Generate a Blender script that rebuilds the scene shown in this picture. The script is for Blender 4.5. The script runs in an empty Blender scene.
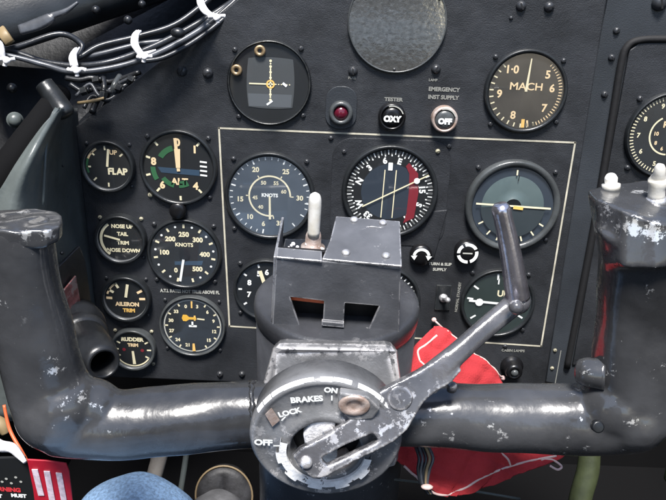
import bpy, bmesh, math, random
from mathutils import Vector, Matrix, noise
random.seed(7)
S = bpy.context.scene; COL = S.collection
R = math.radians; PI = math.pi
# ------------------------------------------------------------------ camera
CAM = Vector((0, 0, 1.0)); PITCH, ROLL, YAW = R(-20), R(2.2), 0.0
F = 714.0
cd = bpy.data.cameras.new('camera'); cam = bpy.data.objects.new('camera', cd); COL.objects.link(cam)
cam.location = CAM
MR = Matrix.Rotation(YAW, 3, 'Z') @ Matrix.Rotation(PI/2 + PITCH, 3, 'X') @ Matrix.Rotation(ROLL, 3, 'Z')
cam.rotation_euler = MR.to_euler()
cd.sensor_width = 36; cd.lens = 36*F/666; cd.clip_start = .01; cd.clip_end = 100
S.camera = cam
CF = MR @ Vector((0, 0, -1)); CR = MR @ Vector((1, 0, 0)); CU = MR @ Vector((0, 1, 0))
PY = 0.60                                        # the instrument panel stands on the plane y = PY
def ray(px, py): return MR @ Vector(((px-333)/F, -(py-250)/F, -1))
def W(px, py, d): return CAM + ray(px, py)*d
def P(px, py, h=0.0):
    r = ray(px, py); return CAM + r*((PY-h)/r.y)
def plane(a, b, c):
    A, B, Cc = W(*a), W(*b), W(*c); n = (B-A).cross(Cc-A).normalized()
    def f(px, py, off=0):
        r = ray(px, py); t = (A-CAM).dot(n)/r.dot(n); q = CAM + r*t
        return q + (n if n.dot(CF) < 0 else -n)*off
    f.n = n if n.dot(CF) < 0 else -n
    return f
# ------------------------------------------------------------------ materials
MATS = {}
def nn(nt, t, **kw):
    n = nt.nodes.new(t)
    for k, v in kw.items():
        if k.startswith('i_'):
            n.inputs[k[2:].replace('_', ' ')].default_value = v
        else: setattr(n, k, v)
    return n
def mat(name, col, rough=.5, metal=0, nscale=0, namp=0, bump=0, bscale=400, coat=0, wear=0, wcol=(.55,.56,.58), chips=0, chipscale=60, rvar=0, emis=0, c2=None, wrad=.0015, glint_wear_spots=None):
    m = bpy.data.materials.new(name); MATS[name] = m; m.use_nodes = True; nt = m.node_tree; L = nt.links.new
    b = nt.nodes['Principled BSDF']; b.inputs['Roughness'].default_value = rough; b.inputs['Metallic'].default_value = metal
    b.inputs['Base Color'].default_value = (*col, 1); b.inputs['Coat Weight'].default_value = coat; b.inputs['Coat Roughness'].default_value = .12
    tc = nn(nt, 'ShaderNodeTexCoord'); co = tc.outputs['Object']
    cs = None
    def mixc(fac, a, c):
        x = nn(nt, 'ShaderNodeMix', data_type='RGBA'); 
        if isinstance(fac, float): x.inputs[0].default_value = fac
        else: L(fac, x.inputs[0])
        for s, i in ((a, 6), (c, 7)):
            if isinstance(s, tuple): x.inputs[i].default_value = (*s, 1)
            else: L(s, x.inputs[i])
        return x.outputs[2]
    def ramp(src, lo, hi):
        r = nn(nt, 'ShaderNodeMapRange'); r.inputs[1].default_value = lo; r.inputs[2].default_value = hi; L(src, r.inputs[0]); return r.outputs[0]
    def noi(sc, det=4, ro=.6):
        n = nn(nt, 'ShaderNodeTexNoise'); n.inputs['Scale'].default_value = sc; n.inputs['Detail'].default_value = det; n.inputs['Roughness'].default_value = ro
        L(co, n.inputs['Vector']); return n.outputs['Fac']
    def math_(op, a, c):
        x = nn(nt, 'ShaderNodeMath', operation=op)
        for s, i in ((a, 0), (c, 1)):
            if isinstance(s, (int, float)): x.inputs[i].default_value = s
            else: L(s, x.inputs[i])
        return x.outputs[0]
    base = tuple(col)
    if namp or c2:
        k = ramp(noi(nscale or 12), .35, .65)
        o = c2 or tuple(min(1, c*(1+namp)) for c in col)
        base = mixc(k, tuple(c*(1-namp) for c in col) if not c2 else tuple(col), tuple(o))
    if rvar:
        L(math_('ADD', rough - rvar/2, math_('MULTIPLY', ramp(noi(25, 6, .7), .3, .7), rvar)), b.inputs['Roughness'])
    mask = None
    if wear:
        bv = nn(nt, 'ShaderNodeBevel', samples=6); bv.inputs['Radius'].default_value = wrad
        g = nn(nt, 'ShaderNodeNewGeometry'); d = nn(nt, 'ShaderNodeVectorMath', operation='DOT_PRODUCT')
        L(bv.outputs[0], d.inputs[0]); L(g.outputs['Normal'], d.inputs[1])
        e = math_('SUBTRACT', 1, d.outputs['Value'])
        e = math_('MULTIPLY', e, ramp(noi(130, 5, .7), .42, .6))
        mask = ramp(e, .04/wear, .12/wear)
    if chips:
        c = math_('MULTIPLY', ramp(noi(chipscale, 8, .75), .70-chips*.12, .72-chips*.12), ramp(noi(9, 2), .5, .62))
        c2_ = nn(nt, 'ShaderNodeTexVoronoi', feature='DISTANCE_TO_EDGE')
        mask = c if mask is None else math_('MAXIMUM', mask, c)
    if glint_wear_spots:
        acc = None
        for p, r_ in glint_wear_spots:
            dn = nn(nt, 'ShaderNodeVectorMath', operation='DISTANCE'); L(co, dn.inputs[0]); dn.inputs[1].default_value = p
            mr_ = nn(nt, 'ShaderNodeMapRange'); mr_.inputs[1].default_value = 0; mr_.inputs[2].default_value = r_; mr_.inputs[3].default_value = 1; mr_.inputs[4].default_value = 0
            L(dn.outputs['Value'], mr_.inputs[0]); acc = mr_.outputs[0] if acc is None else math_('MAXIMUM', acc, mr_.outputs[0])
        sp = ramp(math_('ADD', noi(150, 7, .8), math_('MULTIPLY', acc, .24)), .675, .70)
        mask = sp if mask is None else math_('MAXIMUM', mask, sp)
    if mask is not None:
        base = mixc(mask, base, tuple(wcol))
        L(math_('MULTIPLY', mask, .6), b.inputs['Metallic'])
    if not isinstance(base, tuple): L(base, b.inputs['Base Color'])
    if bump:
        bn = nn(nt, 'ShaderNodeBump'); bn.inputs['Strength'].default_value = bump; bn.inputs['Distance'].default_value = .0006
        h = noi(bscale, 3, .6); 
        if rvar: h = math_('ADD', h, math_('MULTIPLY', noi(45, 3), 2.5))
        L(h, bn.inputs['Height']); L(bn.outputs[0], b.inputs['Normal']); 
        if coat: L(bn.outputs[0], b.inputs['Coat Normal'])
    if emis: b.inputs['Emission Color'].default_value = (*col, 1); b.inputs['Emission Strength'].default_value = emis
    return m
mat('panel', (.021,.0225,.026), .46, nscale=22, namp=.35, rvar=.16, bump=.55, bscale=900, chips=.45, chipscale=170, wcol=(.10,.105,.11))
mat('panel_side', (.028,.032,.038), .42, nscale=9, namp=.3, bump=.4, bscale=900, chips=.3, chipscale=120, wcol=(.2,.21,.22))
mat('yoke', (.040,.041,.044), .24, nscale=14, namp=.45, bump=.32, bscale=120, coat=.6, wear=1.6, chips=.75, chipscale=70, rvar=.22, wcol=(.66,.66,.66), glint_wear_spots=[(W(*q) - W(328, 430, .43), r_) for *q, r_ in [(60,374,.374,.020),(88,402,.382,.024),(104,420,.38,.020),(112,440,.385,.018),(246,395,.392,.018),(250,420,.385,.014),(424,398,.39,.018),(440,420,.388,.02),(592,372,.385,.018),(606,395,.375,.016),(630,226,.352,.015),(650,230,.35,.013),(604,208,.362,.012),(640,188,.38,.010),(648,300,.358,.014),(42,330,.360,.014),(52,234,.350,.010),(24,234,.348,.008),(500,430,.385,.014)]])  # spots paint elbow highlights into the colour, along with bare worn patches
mat('yoke_hub', (.14,.142,.148), .38, nscale=30, namp=.3, bump=.4, bscale=500, wear=3.0, chips=1.2, chipscale=110, rvar=.2, wcol=(.62,.60,.60))
mat('bracket', (.095,.098,.108), .34, nscale=20, namp=.3, bump=.3, bscale=500, wear=3.5, chips=.6, chipscale=120, rvar=.2, wcol=(.62,.61,.62))
mat('flange', (.04,.042,.048), .34, nscale=20, namp=.3, bump=.3, bscale=500, wear=3.5, chips=.6, chipscale=120, rvar=.2, wcol=(.55,.54,.55))
mat('housing', (.10,.102,.108), .38, nscale=30, namp=.3, bump=.5, bscale=400, wear=5, chips=1.7, chipscale=75, rvar=.2, wcol=(.72,.70,.70), wrad=.005)
mat('lever', (.075,.075,.082), .25, nscale=30, namp=.3, bump=.4, bscale=300, wear=3, chips=1.3, chipscale=110, rvar=.2, wcol=(.62,.61,.63), coat=.3, wrad=.003)
mat('lever_grip', (.50,.48,.53), .22, metal=.9, nscale=60, namp=.3, bump=.2, bscale=300, rvar=.15)
mat('bare', (.66,.65,.66), .38, metal=.75, nscale=150, namp=.3, bump=.7, bscale=500)
mat('worn_white', (.72,.71,.72), .45, metal=.2, nscale=300, namp=.25, bump=.8, bscale=600, chips=.9, chipscale=150, wcol=(.12,.11,.11))
mat('ring_white', (.86,.86,.87), .4, nscale=300, namp=.12, bump=.6, bscale=500, chips=.7, chipscale=150, wcol=(.15,.14,.14))
mat('brass', (.42,.30,.17), .4, metal=.7, nscale=200, namp=.3)
mat('copper_worn', (.36,.25,.20), .45, metal=.4, nscale=120, namp=.5, bump=.5, c2=(.6,.52,.48))
mat('bezel', (.016,.018,.020), .32, nscale=40, namp=.3, bump=.2, bscale=500, wear=.8, wcol=(.22,.22,.2))
mat('bezel_grey', (.055,.060,.062), .32, nscale=40, namp=.3, bump=.2, bscale=500, wear=.8, wcol=(.3,.3,.28))
mat('bezel_wall', (.22,.23,.24), .3, metal=.3, nscale=60, namp=.3)
mat('dial', (.006,.007,.008), .6)
mat('dial_blue', (.020,.030,.045), .6)
mat('dial_green', (.012,.022,.018), .6)
mat('display_grey', (.06,.065,.068), .5)
mat('sphere_grey', (.10,.14,.14), .35, c2=(.07,.10,.105), nscale=25)
mat('dial_haze', (.10,.11,.12), .45); mat('horizon_dark', (.03,.04,.045), .35)
mat('cream', (.80,.73,.50), .6); mat('white', (.88,.90,.88), .55); mat('amber', (.85,.52,.14), .6); mat('tan', (.84,.64,.38), .6)
mat('yellow', (.75,.42,.03), .6); mat('green', (.025,.12,.045), .6); mat('red_mark', (.20,.015,.025), .5); mat('blue_mark', (.025,.055,.095), .6)
mat('line_paint', (.48,.45,.36), .55, nscale=60, namp=.25, chips=.6, chipscale=300, wcol=(.08,.08,.08))
mat('legend', (.42,.42,.38), .6); mat('legend_dim', (.22,.22,.20), .6)
mat('screw', (.028,.030,.034), .35, wear=1.2, wcol=(.4,.4,.38), wrad=.0008)
mat('screw_pale', (.30,.28,.20), .45, nscale=200, namp=.4)
mat('rubber', (.004,.004,.005), .75, bump=.5, bscale=150)
mat('knob', (.007,.007,.008), .28); mat('ruby', (.10,.008,.02), .2, coat=.6)
mat('white_plastic', (.70,.69,.66), .35, nscale=90, c2=(.55,.52,.45), bump=.2)
mat('tie', (.66,.65,.66), .6, nscale=250, namp=.2, bump=.9, bscale=700)
mat('wire', (.016,.018,.022), .33, nscale=60, namp=.4, bump=.3, bscale=200); mat('wire_light', (.06,.065,.075), .32, nscale=60, namp=.4)
mat('wire_tan', (.26,.19,.10), .5)
mat('frame_grey', (.085,.098,.096), .36, nscale=10, namp=.35, bump=.5, bscale=160, wear=.8, chips=.5, chipscale=60, rvar=.2, wcol=(.26,.28,.28))
mat('dark_part', (.011,.012,.014), .35, nscale=30, namp=.5, bump=.4, bscale=200, wear=.7, wcol=(.2,.2,.2))
mat('void', (.003,.003,.0035), .9)['x'] = 1; MATS['void'].node_tree.nodes['Principled BSDF'].inputs['Specular IOR Level'].default_value = .15
mat('black', (.004,.004,.005), .6, nscale=12, namp=.5)
mat('placard_red', (.17,.06,.06), .5, nscale=160, namp=.5, chips=1.4, chipscale=140, wcol=(.30,.24,.24))
mat('red_cloth', (.46,.030,.036), .9, nscale=30, c2=(.34,.020,.026), bump=1, bscale=900)
mat('red_tag', (.50,.012,.03), .45, nscale=50, namp=.12)
mat('piping', (.66,.48,.44), .7); mat('tag_white', (.74,.60,.66), .5, nscale=300, namp=.2)
mat('cord', (.62,.42,.40), .6, bump=.8, bscale=900, nscale=200, namp=.3)
mat('denim', (.20,.32,.50), .9, nscale=420, namp=.32, bump=1, bscale=600)
mat('seam_thread', (.16,.23,.33), .8); mat('shoe', (.10,.10,.105), .6, nscale=60, namp=.2, bump=.5); mat('beige_rod', (.30,.27,.24), .5, nscale=30, namp=.3)
mat('pedal_rim', (.17,.125,.07), .6); mat('pedal_pad', (.022,.022,.025), .6, nscale=60, namp=.5, bump=.6, bscale=300); mat('hose_green', (.055,.066,.030), .5, nscale=40, namp=.3, bump=.3)
mat('orange', (.62,.12,.04), .45); mat('red_text', (.60,.04,.05), .5)
mat('plate_glass', (.75,.74,.70), .12, metal=.93, nscale=300, namp=.25, bump=.22, bscale=200)
mat('reflection_cushion', (.75,.72,.64), .8, nscale=20, namp=.2); mat('reflection_strap', (.55,.22,.12), .7)
def glass(name, film, col=(.35,.42,.5), refl=1.0):
    m = bpy.data.materials.new(name); MATS[name] = m; m.use_nodes = True; nt = m.node_tree; L = nt.links.new
    nt.nodes.remove(nt.nodes['Principled BSDF']); out = nt.nodes['Material Output']
    tr = nn(nt, 'ShaderNodeBsdfTransparent'); gl = nn(nt, 'ShaderNodeBsdfGlossy'); gl.inputs['Roughness'].default_value = .04
    df = nn(nt, 'ShaderNodeBsdfDiffuse'); df.inputs['Color'].default_value = (*col, 1)
    lw = nn(nt, 'ShaderNodeLayerWeight'); lw.inputs['Blend'].default_value = .5
    pw = nn(nt, 'ShaderNodeMath', operation='POWER'); pw.inputs[1].default_value = 5; L(lw.outputs['Facing'], pw.inputs[0])
    fr = nn(nt, 'ShaderNodeMath', operation='MULTIPLY_ADD'); fr.inputs[1].default_value = .93; fr.inputs[2].default_value = .06; L(pw.outputs[0], fr.inputs[0])
    a = nn(nt, 'ShaderNodeMixShader'); b = nn(nt, 'ShaderNodeMixShader')
    tc = nn(nt, 'ShaderNodeTexCoord'); no = nn(nt, 'ShaderNodeTexNoise'); no.inputs['Scale'].default_value = 35; no.inputs['Detail'].default_value = 6
    L(tc.outputs['Object'], no.inputs['Vector']); mr = nn(nt, 'ShaderNodeMapRange'); mr.inputs[1].default_value = .3; mr.inputs[2].default_value = .7
    mr.inputs[3].default_value = film*.6; mr.inputs[4].default_value = film*1.4; L(no.outputs['Fac'], mr.inputs[0])
    L(mr.outputs[0], a.inputs[0]); L(tr.outputs[0], a.inputs[1]); L(df.outputs[0], a.inputs[2])
    L(fr.outputs[0], b.inputs[0]); L(a.outputs[0], b.inputs[1]); L(gl.outputs[0], b.inputs[2]); L(b.outputs[0], out.inputs['Surface'])
glass('glass', .010); glass('glass_sheen', .13); glass('glass_warm', .12, (.40,.36,.30)); glass('glass_mid', .035)  # diffuse film paints dull reflections over the dial glass, plus slight dust
# ------------------------------------------------------------------ mesh builder
TXT = {}
def text_geo(s, bold=0.0):
    k = (s, bold)
    if k in TXT: return TXT[k]
    c = bpy.data.curves.new('t', 'FONT'); c.body = s; c.align_x = 'CENTER'; c.align_y = 'CENTER'; c.size = 1.0; c.resolution_u = 3; c.offset = bold
    o = bpy.data.objects.new('t', c); COL.objects.link(o)
    dg = bpy.context.evaluated_depsgraph_get(); me = bpy.data.meshes.new_from_object(o.evaluated_get(dg))
    vs = [v.co.copy() for v in me.vertices]; fs = [list(p.vertices) for p in me.polygons]
    bpy.data.objects.remove(o); bpy.data.curves.remove(c); bpy.data.meshes.remove(me)
    TXT[k] = (vs, fs); return TXT[k]
def cr(pts, n=8):
    """Catmull-Rom through tuples"""
    out = []; P_ = [pts[0]] + list(pts) + [pts[-1]]
    for i in range(1, len(P_)-2):
        a, b, c, d = P_[i-1:i+3]
        for k in range(n):
            t = k/n
            out.append(tuple(.5*((2*b[j]) + (-a[j]+c[j])*t + (2*a[j]-5*b[j]+4*c[j]-d[j])*t*t + (-a[j]+3*b[j]-3*c[j]+d[j])*t**3) for j in range(len(b))))
    out.append(tuple(pts[-1])); return out
class MB:
    def __init__(s, T=None): s.v = []; s.f = []; s.m = []; s.mats = []; s.sm = []; s.T = T
    def mi(s, m):
        if m not in s.mats: s.mats.append(m)
        return s.mats.index(m)
    def add(s, vs, fs, m, smooth=False):
        o = len(s.v); k = s.mi(m)
        for v in vs: s.v.append(s.T @ Vector(v) if s.T else Vector(v))
        for f in fs: s.f.append([i+o for i in f]); s.m.append(k); s.sm.append(smooth)
        return s
    # local panel frame: u right, v up, h out of the panel (towards -y)
    def lathe(s, prof, m, n=48, c=(0,0), su=1, sv=1, smooth=True, cap=False, a0=0, a1=360):
        full = abs(a1-a0) >= 360; N = n if full else n+1
        vs = []; fs = []
        for r, h in prof:
            for k in range(N):
                a = R(a0 + (a1-a0)*k/n); vs.append((c[0]+r*su*math.sin(a), -h, c[1]+r*sv*math.cos(a)))
        for i in range(len(prof)-1):
            for k in range(n):
                k2 = (k+1) % N; fs.append([i*N+k, i*N+k2, (i+1)*N+k2, (i+1)*N+k][::-1])
        if cap: fs.append([ (len(prof)-1)*N + k for k in range(N)])
        return s.add(vs, fs, m, smooth)
    def disc(s, r, h, m, n=48, c=(0,0), su=1, sv=1):
        return s.add([(c[0]+r*su*math.sin(2*PI*k/n), -h, c[1]+r*sv*math.cos(2*PI*k/n)) for k in range(n)], [list(range(n))], m)
    def arc(s, r0, r1, a0, a1, h, m, c=(0,0), n=None):
        n = n or max(3, int(abs(a1-a0)/5)); return s.lathe([(r0, h), (r1, h)], m, n, c, smooth=False, a0=a0, a1=a1)
    def line(s, u0, v0, u1, v1, w, h, m, w2=None, t=0):
        d = Vector((u1-u0, v1-v0)); d.normalize(); p = Vector((-d.y, d.x)); w2 = w if w2 is None else w2
        q = [(u0+p.x*w/2, v0+p.y*w/2), (u0-p.x*w/2, v0-p.y*w/2), (u1-p.x*w2/2, v1-p.y*w2/2), (u1+p.x*w2/2, v1+p.y*w2/2)]
        if not t: return s.add([(a, -h, b) for a, b in q], [[0,1,2,3]], m)
        return s.prism(q, h, h+t, m)
    def prism(s, q, h0, h1, m):
        n = len(q); vs = [(a, -h0, b) for a, b in q] + [(a, -h1, b) for a, b in q]
        return s.add(vs, [list(range(n))[::-1], list(range(n, 2*n))] + [[i, (i+1) % n, (i+1) % n + n, i+n] for i in range(n)], m)
    def rline(s, r0, r1, a, w, h, m, c=(0,0), w2=None):
        a = R(a); return s.line(c[0]+r0*math.sin(a), c[1]+r0*math.cos(a), c[0]+r1*math.sin(a), c[1]+r1*math.cos(a), w, h, m, w2)
    def text(s, t, u, v, size, h, m, rot=0, sx=1, bold=.0):
        bold += .014; size *= .80; vs, fs = text_geo(t, bold); ca, sa = math.cos(R(-rot)), math.sin(R(-rot))
        return s.add([(u+(x.x*sx*ca-x.y*sa)*size, -h, v+(x.x*sx*sa+x.y*ca)*size) for x in vs], fs, m)
    def dot(s, u, v, r, h, m): return s.disc(r, h, m, 10, (u, v))
    # world frame
    def sweep(s, pts, m, n=16, ex=2.0, caps=True, smooth=True, ref=None, axis=None):
        """pts: (Vector, rn, rb)"""
        rings = []; vs = []; fs = []; ref = ref or CF
        for i, (p, rn, rb) in enumerate(pts):
            T = (pts[min(i+1, len(pts)-1)][0] - pts[max(i-1, 0)][0]).normalized() if axis is None else axis
            B = (ref - T*ref.dot(T))
            if B.length < 1e-3: B = CU - T*CU.dot(T)
            B.normalize(); N = B.cross(T)
            for k in range(n):
                a = 2*PI*k/n; c, d = math.cos(a), math.sin(a)
                c = math.copysign(abs(c)**(2/ex), c); d = math.copysign(abs(d)**(2/ex), d)
                vs.append(p + N*c*rn + B*d*rb)
        for i in range(len(pts)-1):
            for k in range(n):
                k2 = (k+1) % n; fs.append([i*n+k, i*n+k2, (i+1)*n+k2, (i+1)*n+k])
        if caps: fs.append(list(range(n))[::-1]); fs.append([(len(pts)-1)*n+k for k in range(n)])
        return s.add(vs, fs, m, smooth)
    def pxsweep(s, pts, m, n=16, ex=2.0, sub=6, **kw):
        """pts: (px, py, depth, r_px [, rb_px])"""
        q = [tuple(p) if len(p) == 5 else (*p, p[3]) for p in pts]
        q = cr(q, sub) if sub > 1 else q
        return s.sweep([(W(a, b, d), r*d/F, rb*d/F) for a, b, d, r, rb in q], m, n, ex, **kw)
    def ball(s, c, r, m, n=16, sc=(1,1,1)):
        vs = []; fs = []; k = n//2
        for i in range(k+1):
            t = PI*i/k
            for j in range(n):
                a = 2*PI*j/n; vs.append(c + Vector((math.sin(t)*math.cos(a)*r*sc[0], math.sin(t)*math.sin(a)*r*sc[1], math.cos(t)*r*sc[2])))
        for i in range(k):
            for j in range(n): fs.append([i*n+j, (i+1)*n+j, (i+1)*n+(j+1) % n, i*n+(j+1) % n])
        return s.add(vs, fs, m, True)
    def slab(s, q, nrm, t, m):
        """polygon of world points extruded by -nrm*t"""
        n = len(q); vs = list(q) + [p - nrm*t for p in q]
        return s.add(vs, [list(range(n)), list(range(n, 2*n))[::-1]] + [[i, i+n, (i+1) % n + n, (i+1) % n] for i in range(n)], m)
    def build(s, name, parent=None, bevel=0, remesh=0, smooth_it=0, recalc=True, T=None, sub=0, disp=None):
        me = bpy.data.meshes.new(name); inv = parent.matrix_world.inverted() if (parent and T is None and s.T is None and not getattr(s, 'local', False)) else None
        vs = [inv @ v if inv else v for v in s.v]
        me.from_pydata(vs, [], s.f)
        for k in s.mats: me.materials.append(MATS[k])
        for p, k, sm in zip(me.polygons, s.m, s.sm): p.material_index = k; p.use_smooth = sm
        if recalc:
            bm = bmesh.new(); bm.from_mesh(me); bmesh.ops.remove_doubles(bm, verts=bm.verts, dist=1e-7); bmesh.ops.recalc_face_normals(bm, faces=bm.faces); bm.to_mesh(me); bm.free()
        o = bpy.data.objects.new(name, me); COL.objects.link(o)
        if parent: o.parent = parent
        if bevel:
            b = o.modifiers.new('bevel', 'BEVEL'); b.width = bevel; b.segments = 2; b.limit_method = 'ANGLE'; b.angle_limit = R(35)
        if sub: o.modifiers.new('sub', 'SUBSURF').levels = sub; o.modifiers['sub'].render_levels = sub
        if remesh:
            r = o.modifiers.new('remesh', 'REMESH'); r.mode = 'VOXEL'; r.voxel_size = remesh; r.use_smooth_shade = True
            if smooth_it: sm = o.modifiers.new('smooth', 'SMOOTH'); sm.iterations = smooth_it; sm.factor = .6
            dg = bpy.context.evaluated_depsgraph_get(); me2 = bpy.data.meshes.new_from_object(o.evaluated_get(dg)); o.modifiers.clear(); o.data = me2; me2.name = name
            if not me2.materials: me2.materials.append(MATS[s.mats[0]])
            for p in me2.polygons: p.use_smooth = True
        if disp:
            for v in o.data.vertices: v.co = disp(v.co)
        return o
def thing(name, label, cat, loc=(0,0,0), rot=None, group=None):
    o = bpy.data.objects.new(name, None); COL.objects.link(o); o.empty_display_size = .01
    M = Matrix.Translation(loc) @ (rot.to_4x4() if rot else Matrix.Identity(4)); o.matrix_world = M
    return tag(o, label, cat, group)
def tag(o, label, cat, group=None):
    o['label'] = label; o['category'] = cat
    if group: o['group'] = group
    return o
def struct(o): o['kind'] = 'structure'; return o
def LB():                       # builder whose vertices are already local to the parent
    b = MB(); b.local = True; return b
def WB(parent):                 # builder in world coordinates below a parent
    return MB()
# ------------------------------------------------------------------ setting: floor, walls
def box(b, x0, x1, y0, y1, z0, z1, m):
    b.add([(x0,y0,z0),(x1,y0,z0),(x1,y1,z0),(x0,y1,z0),(x0,y0,z1),(x1,y0,z1),(x1,y1,z1),(x0,y1,z1)],
          [[3,2,1,0],[4,5,6,7],[0,1,5,4],[1,2,6,5],[2,3,7,6],[3,0,4,7]], m)
b = MB(); box(b, -.75, .75, -.3, 1.3, .18, .2, 'void'); struct(b.build('floor'))
b = MB(); box(b, -.75, .75, 1.1, 1.12, .2, 1.45, 'void'); struct(b.build('wall_front'))
b = MB(); box(b, -.47, -.45, -.25, 1.1, .2, 1.30, 'void'); struct(b.build('wall_left'))
b = MB(); box(b, .66, .68, -.1, 1.1, .2, 1.3, 'void'); struct(b.build('wall_right'))
# ------------------------------------------------------------------ main instrument panel
def uv(px, py): p = P(px, py); return (p.x, p.z)
def rad(px, py, r): return (P(px+r, py) - P(px-r, py)).length/2
def mk_screw(parent, u, v, r=.0022, m='screw', h0=0, name='screw'):
    b = LB(); b.lathe([(r*1.05, h0), (r, h0+r*.35), (r*.75, h0+r*.75), (r*.35, h0+r*.92)], m, 14, (u, v), cap=True)
    a = random.uniform(0, 180); c, s_ = math.cos(R(a))*r*.7, math.sin(R(a))*r*.7
    b.line(u-c, v-s_, u+c, v+s_, r*.28, h0+r*.95, 'black')
    return b.build(name, parent)
O = P(333, 250)
panel = thing('instrument_panel', 'large dark grey crinkle-finish instrument panel carrying most of the dials, with thin cream border line', 'instrument panel', O)
def L2(px, py): p = P(px, py); return (p.x-O.x, p.z-O.z)
b = LB(); b.prism([L2(*q) for q in [(75,127),(145,73),(215,18),(262,-22),(612,-30),(606,6),(545,385),(330,386),(103,377)]], -.004, 0, 'panel'); b.build('panel_plate', panel, bevel=.0012)
b = LB()
cs = [L2(*q) for q in [(219,128),(575,142.5),(541,346),(229.5,326)]]
for i in range(4):
    a, c = Vector(cs[i]), Vector(cs[(i+1) % 4]); d = (c-a).normalized()*.0006
    b.line(a.x-d.x, a.y-d.y, c.x+d.x, c.y+d.y, .0015, .0004, 'line_paint')
b.build('border_line', panel, recalc=False)
for q, r in [((182,71),.0042),((208,73),.0042),((521,6),.0040),((549,7),.0040),((353,71),.0038),((436,69),.0038),((331,138),.0022),((449,146),.0022),((505,346),.0022),((220,374),.003),((242,374),.003),((511,18),.0016)]:
    mk_screw(panel, *L2(*q), r=r)
def legend(px, py, lines, size, m='legend', rot=0, sx=1, parent=None, bold=.02):
    b = LB(); u, v = L2(px, py)
    for i, t in enumerate(lines): b.text(t, u, v - i*size*1.15, size, .0005, m, rot, sx, bold)
    return b.build('legend', panel, recalc=False)
legend(342, 94, ['STBY', 'MARKER'], .0046, 'legend_dim', bold=.03)
legend(393.5, 99.5, ['TESTER'], .0052, 'legend_dim', sx=1.1, bold=.03)
legend(444, 89.5, ['EMERGENCY', 'INST SUPPLY'], .0056, 'legend_dim', bold=.03)
legend(190, 291.5, ['A.T.I. RATES NOT TRUE ABOVE FL'], .0056, 'legend', sx=.80, bold=.03)
legend(440, 264, ['TURN & SLIP', 'SUPPLY'], .0046, 'legend', bold=.03)
legend(458, 297, ['NORMAL STANDBY'], .0042, 'legend_dim', rot=-88, bold=.02)
legend(513, 350.5, ['CABIN LAMPS'], .0044, 'legend_dim', bold=.03)
legend(352, 78, ['FUSE'], .0036, 'legend_dim'); legend(433, 80, ['LAMP'], .0036, 'legend_dim')
# ------------------------------------------------------------------ gauges
def gauge(name, label, cat, px, py, rp, bez='bezel', h=.005, lip=.1, g='glass', dial='dial', screws=(45,135,225,315), sr=1.13, srad=.0022, spale=(), group='round dials on the instrument panel', parent_rot=0, off=0, face_fn=None, needles=None, face_in=None):
    r = rad(px, py, rp); c = P(px, py, off)
    t = thing(name, label, cat, c, Matrix.Rotation(parent_rot, 3, 'Z'), group)
    ri = r*(1-lip)
    b = LB(); b.lathe([(r, 0), (r, h*.72), (r*.975, h*.95), (r*(1-lip*.35), h), (ri+r*.01, h*.93)] + ([] if h > .008 else [(ri, h*.55), (ri*.99, .0006)]), bez, 64)
    if h > .008: b.lathe([(ri+r*.01, h*.93), (ri, h*.8), (ri*.985, .0006)], 'bezel_wall', 64)
    b.build('bezel', t)
    b = LB(); b.disc(ri*.995, .0009, dial, 64); dz = -((.0052 if h > .008 else max(h-.0030, .0010)) - .0009); fn = b.build('dial_face', t, recalc=False); fn.location.y = dz
    if face_fn: b = LB(); face_fn(b, ri, .0013); b.build('markings', t, recalc=False).location.y = dz
    if needles:
        for nf in needles: b = LB(); nf(b, ri); b.build('needle', t, recalc=False).location.y = dz
    b = LB(); gh = .0076 if h > .008 else h*.88; b.lathe([(ri*.99, gh), (ri*.6, gh*1.05), (ri*.25, gh*1.07)], g, 48, cap=True); b.build('glass', t)
    for i, a in enumerate(screws):
        mk_screw(t, r*sr*math.sin(R(a)), r*sr*math.cos(R(a)), srad, 'screw_pale' if i in spale else 'screw')
    return t, r, ri
def ticks(b, r0, r1, a0, a1, n, w, m, h=.0013):
    for i in range(n+1): b.rline(r0, r1, a0+(a1-a0)*i/n, w, h, m)
def at(b, t, r, a, size, m, h=.0013, rot=0, bold=.02): b.text(t, r*math.sin(R(a)), r*math.cos(R(a)), size, h, m, rot, 1, bold)
NH = .0022
# flap
def f(b, r, h):
    b.arc(r*.84, r*.93, 250, 292, h, 'green'); b.arc(r*.84, r*.93, 292, 330, h, 'tan')
    for a in (180, 225, 268, 312, 355, 50): b.rline(r*.72, r*.9, a, r*.07, h, 'cream')
    b.text('FLAP', r*.42, -r*.22, r*.5, h, 'cream', bold=.03); b.text('UP', r*.28, r*.62, r*.34, h, 'tan', bold=.02)
gauge('flap_gauge', 'small round dial lettered FLAP at the upper left edge of the panel', 'gauge', 109.5, 165, 26.5, h=.0085, lip=.14, face_fn=f, screws=(45,135,225,315), srad=.0018,
      needles=[lambda b, r: b.rline(0, r*.78, 7, r*.10, NH, 'cream')])
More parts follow.
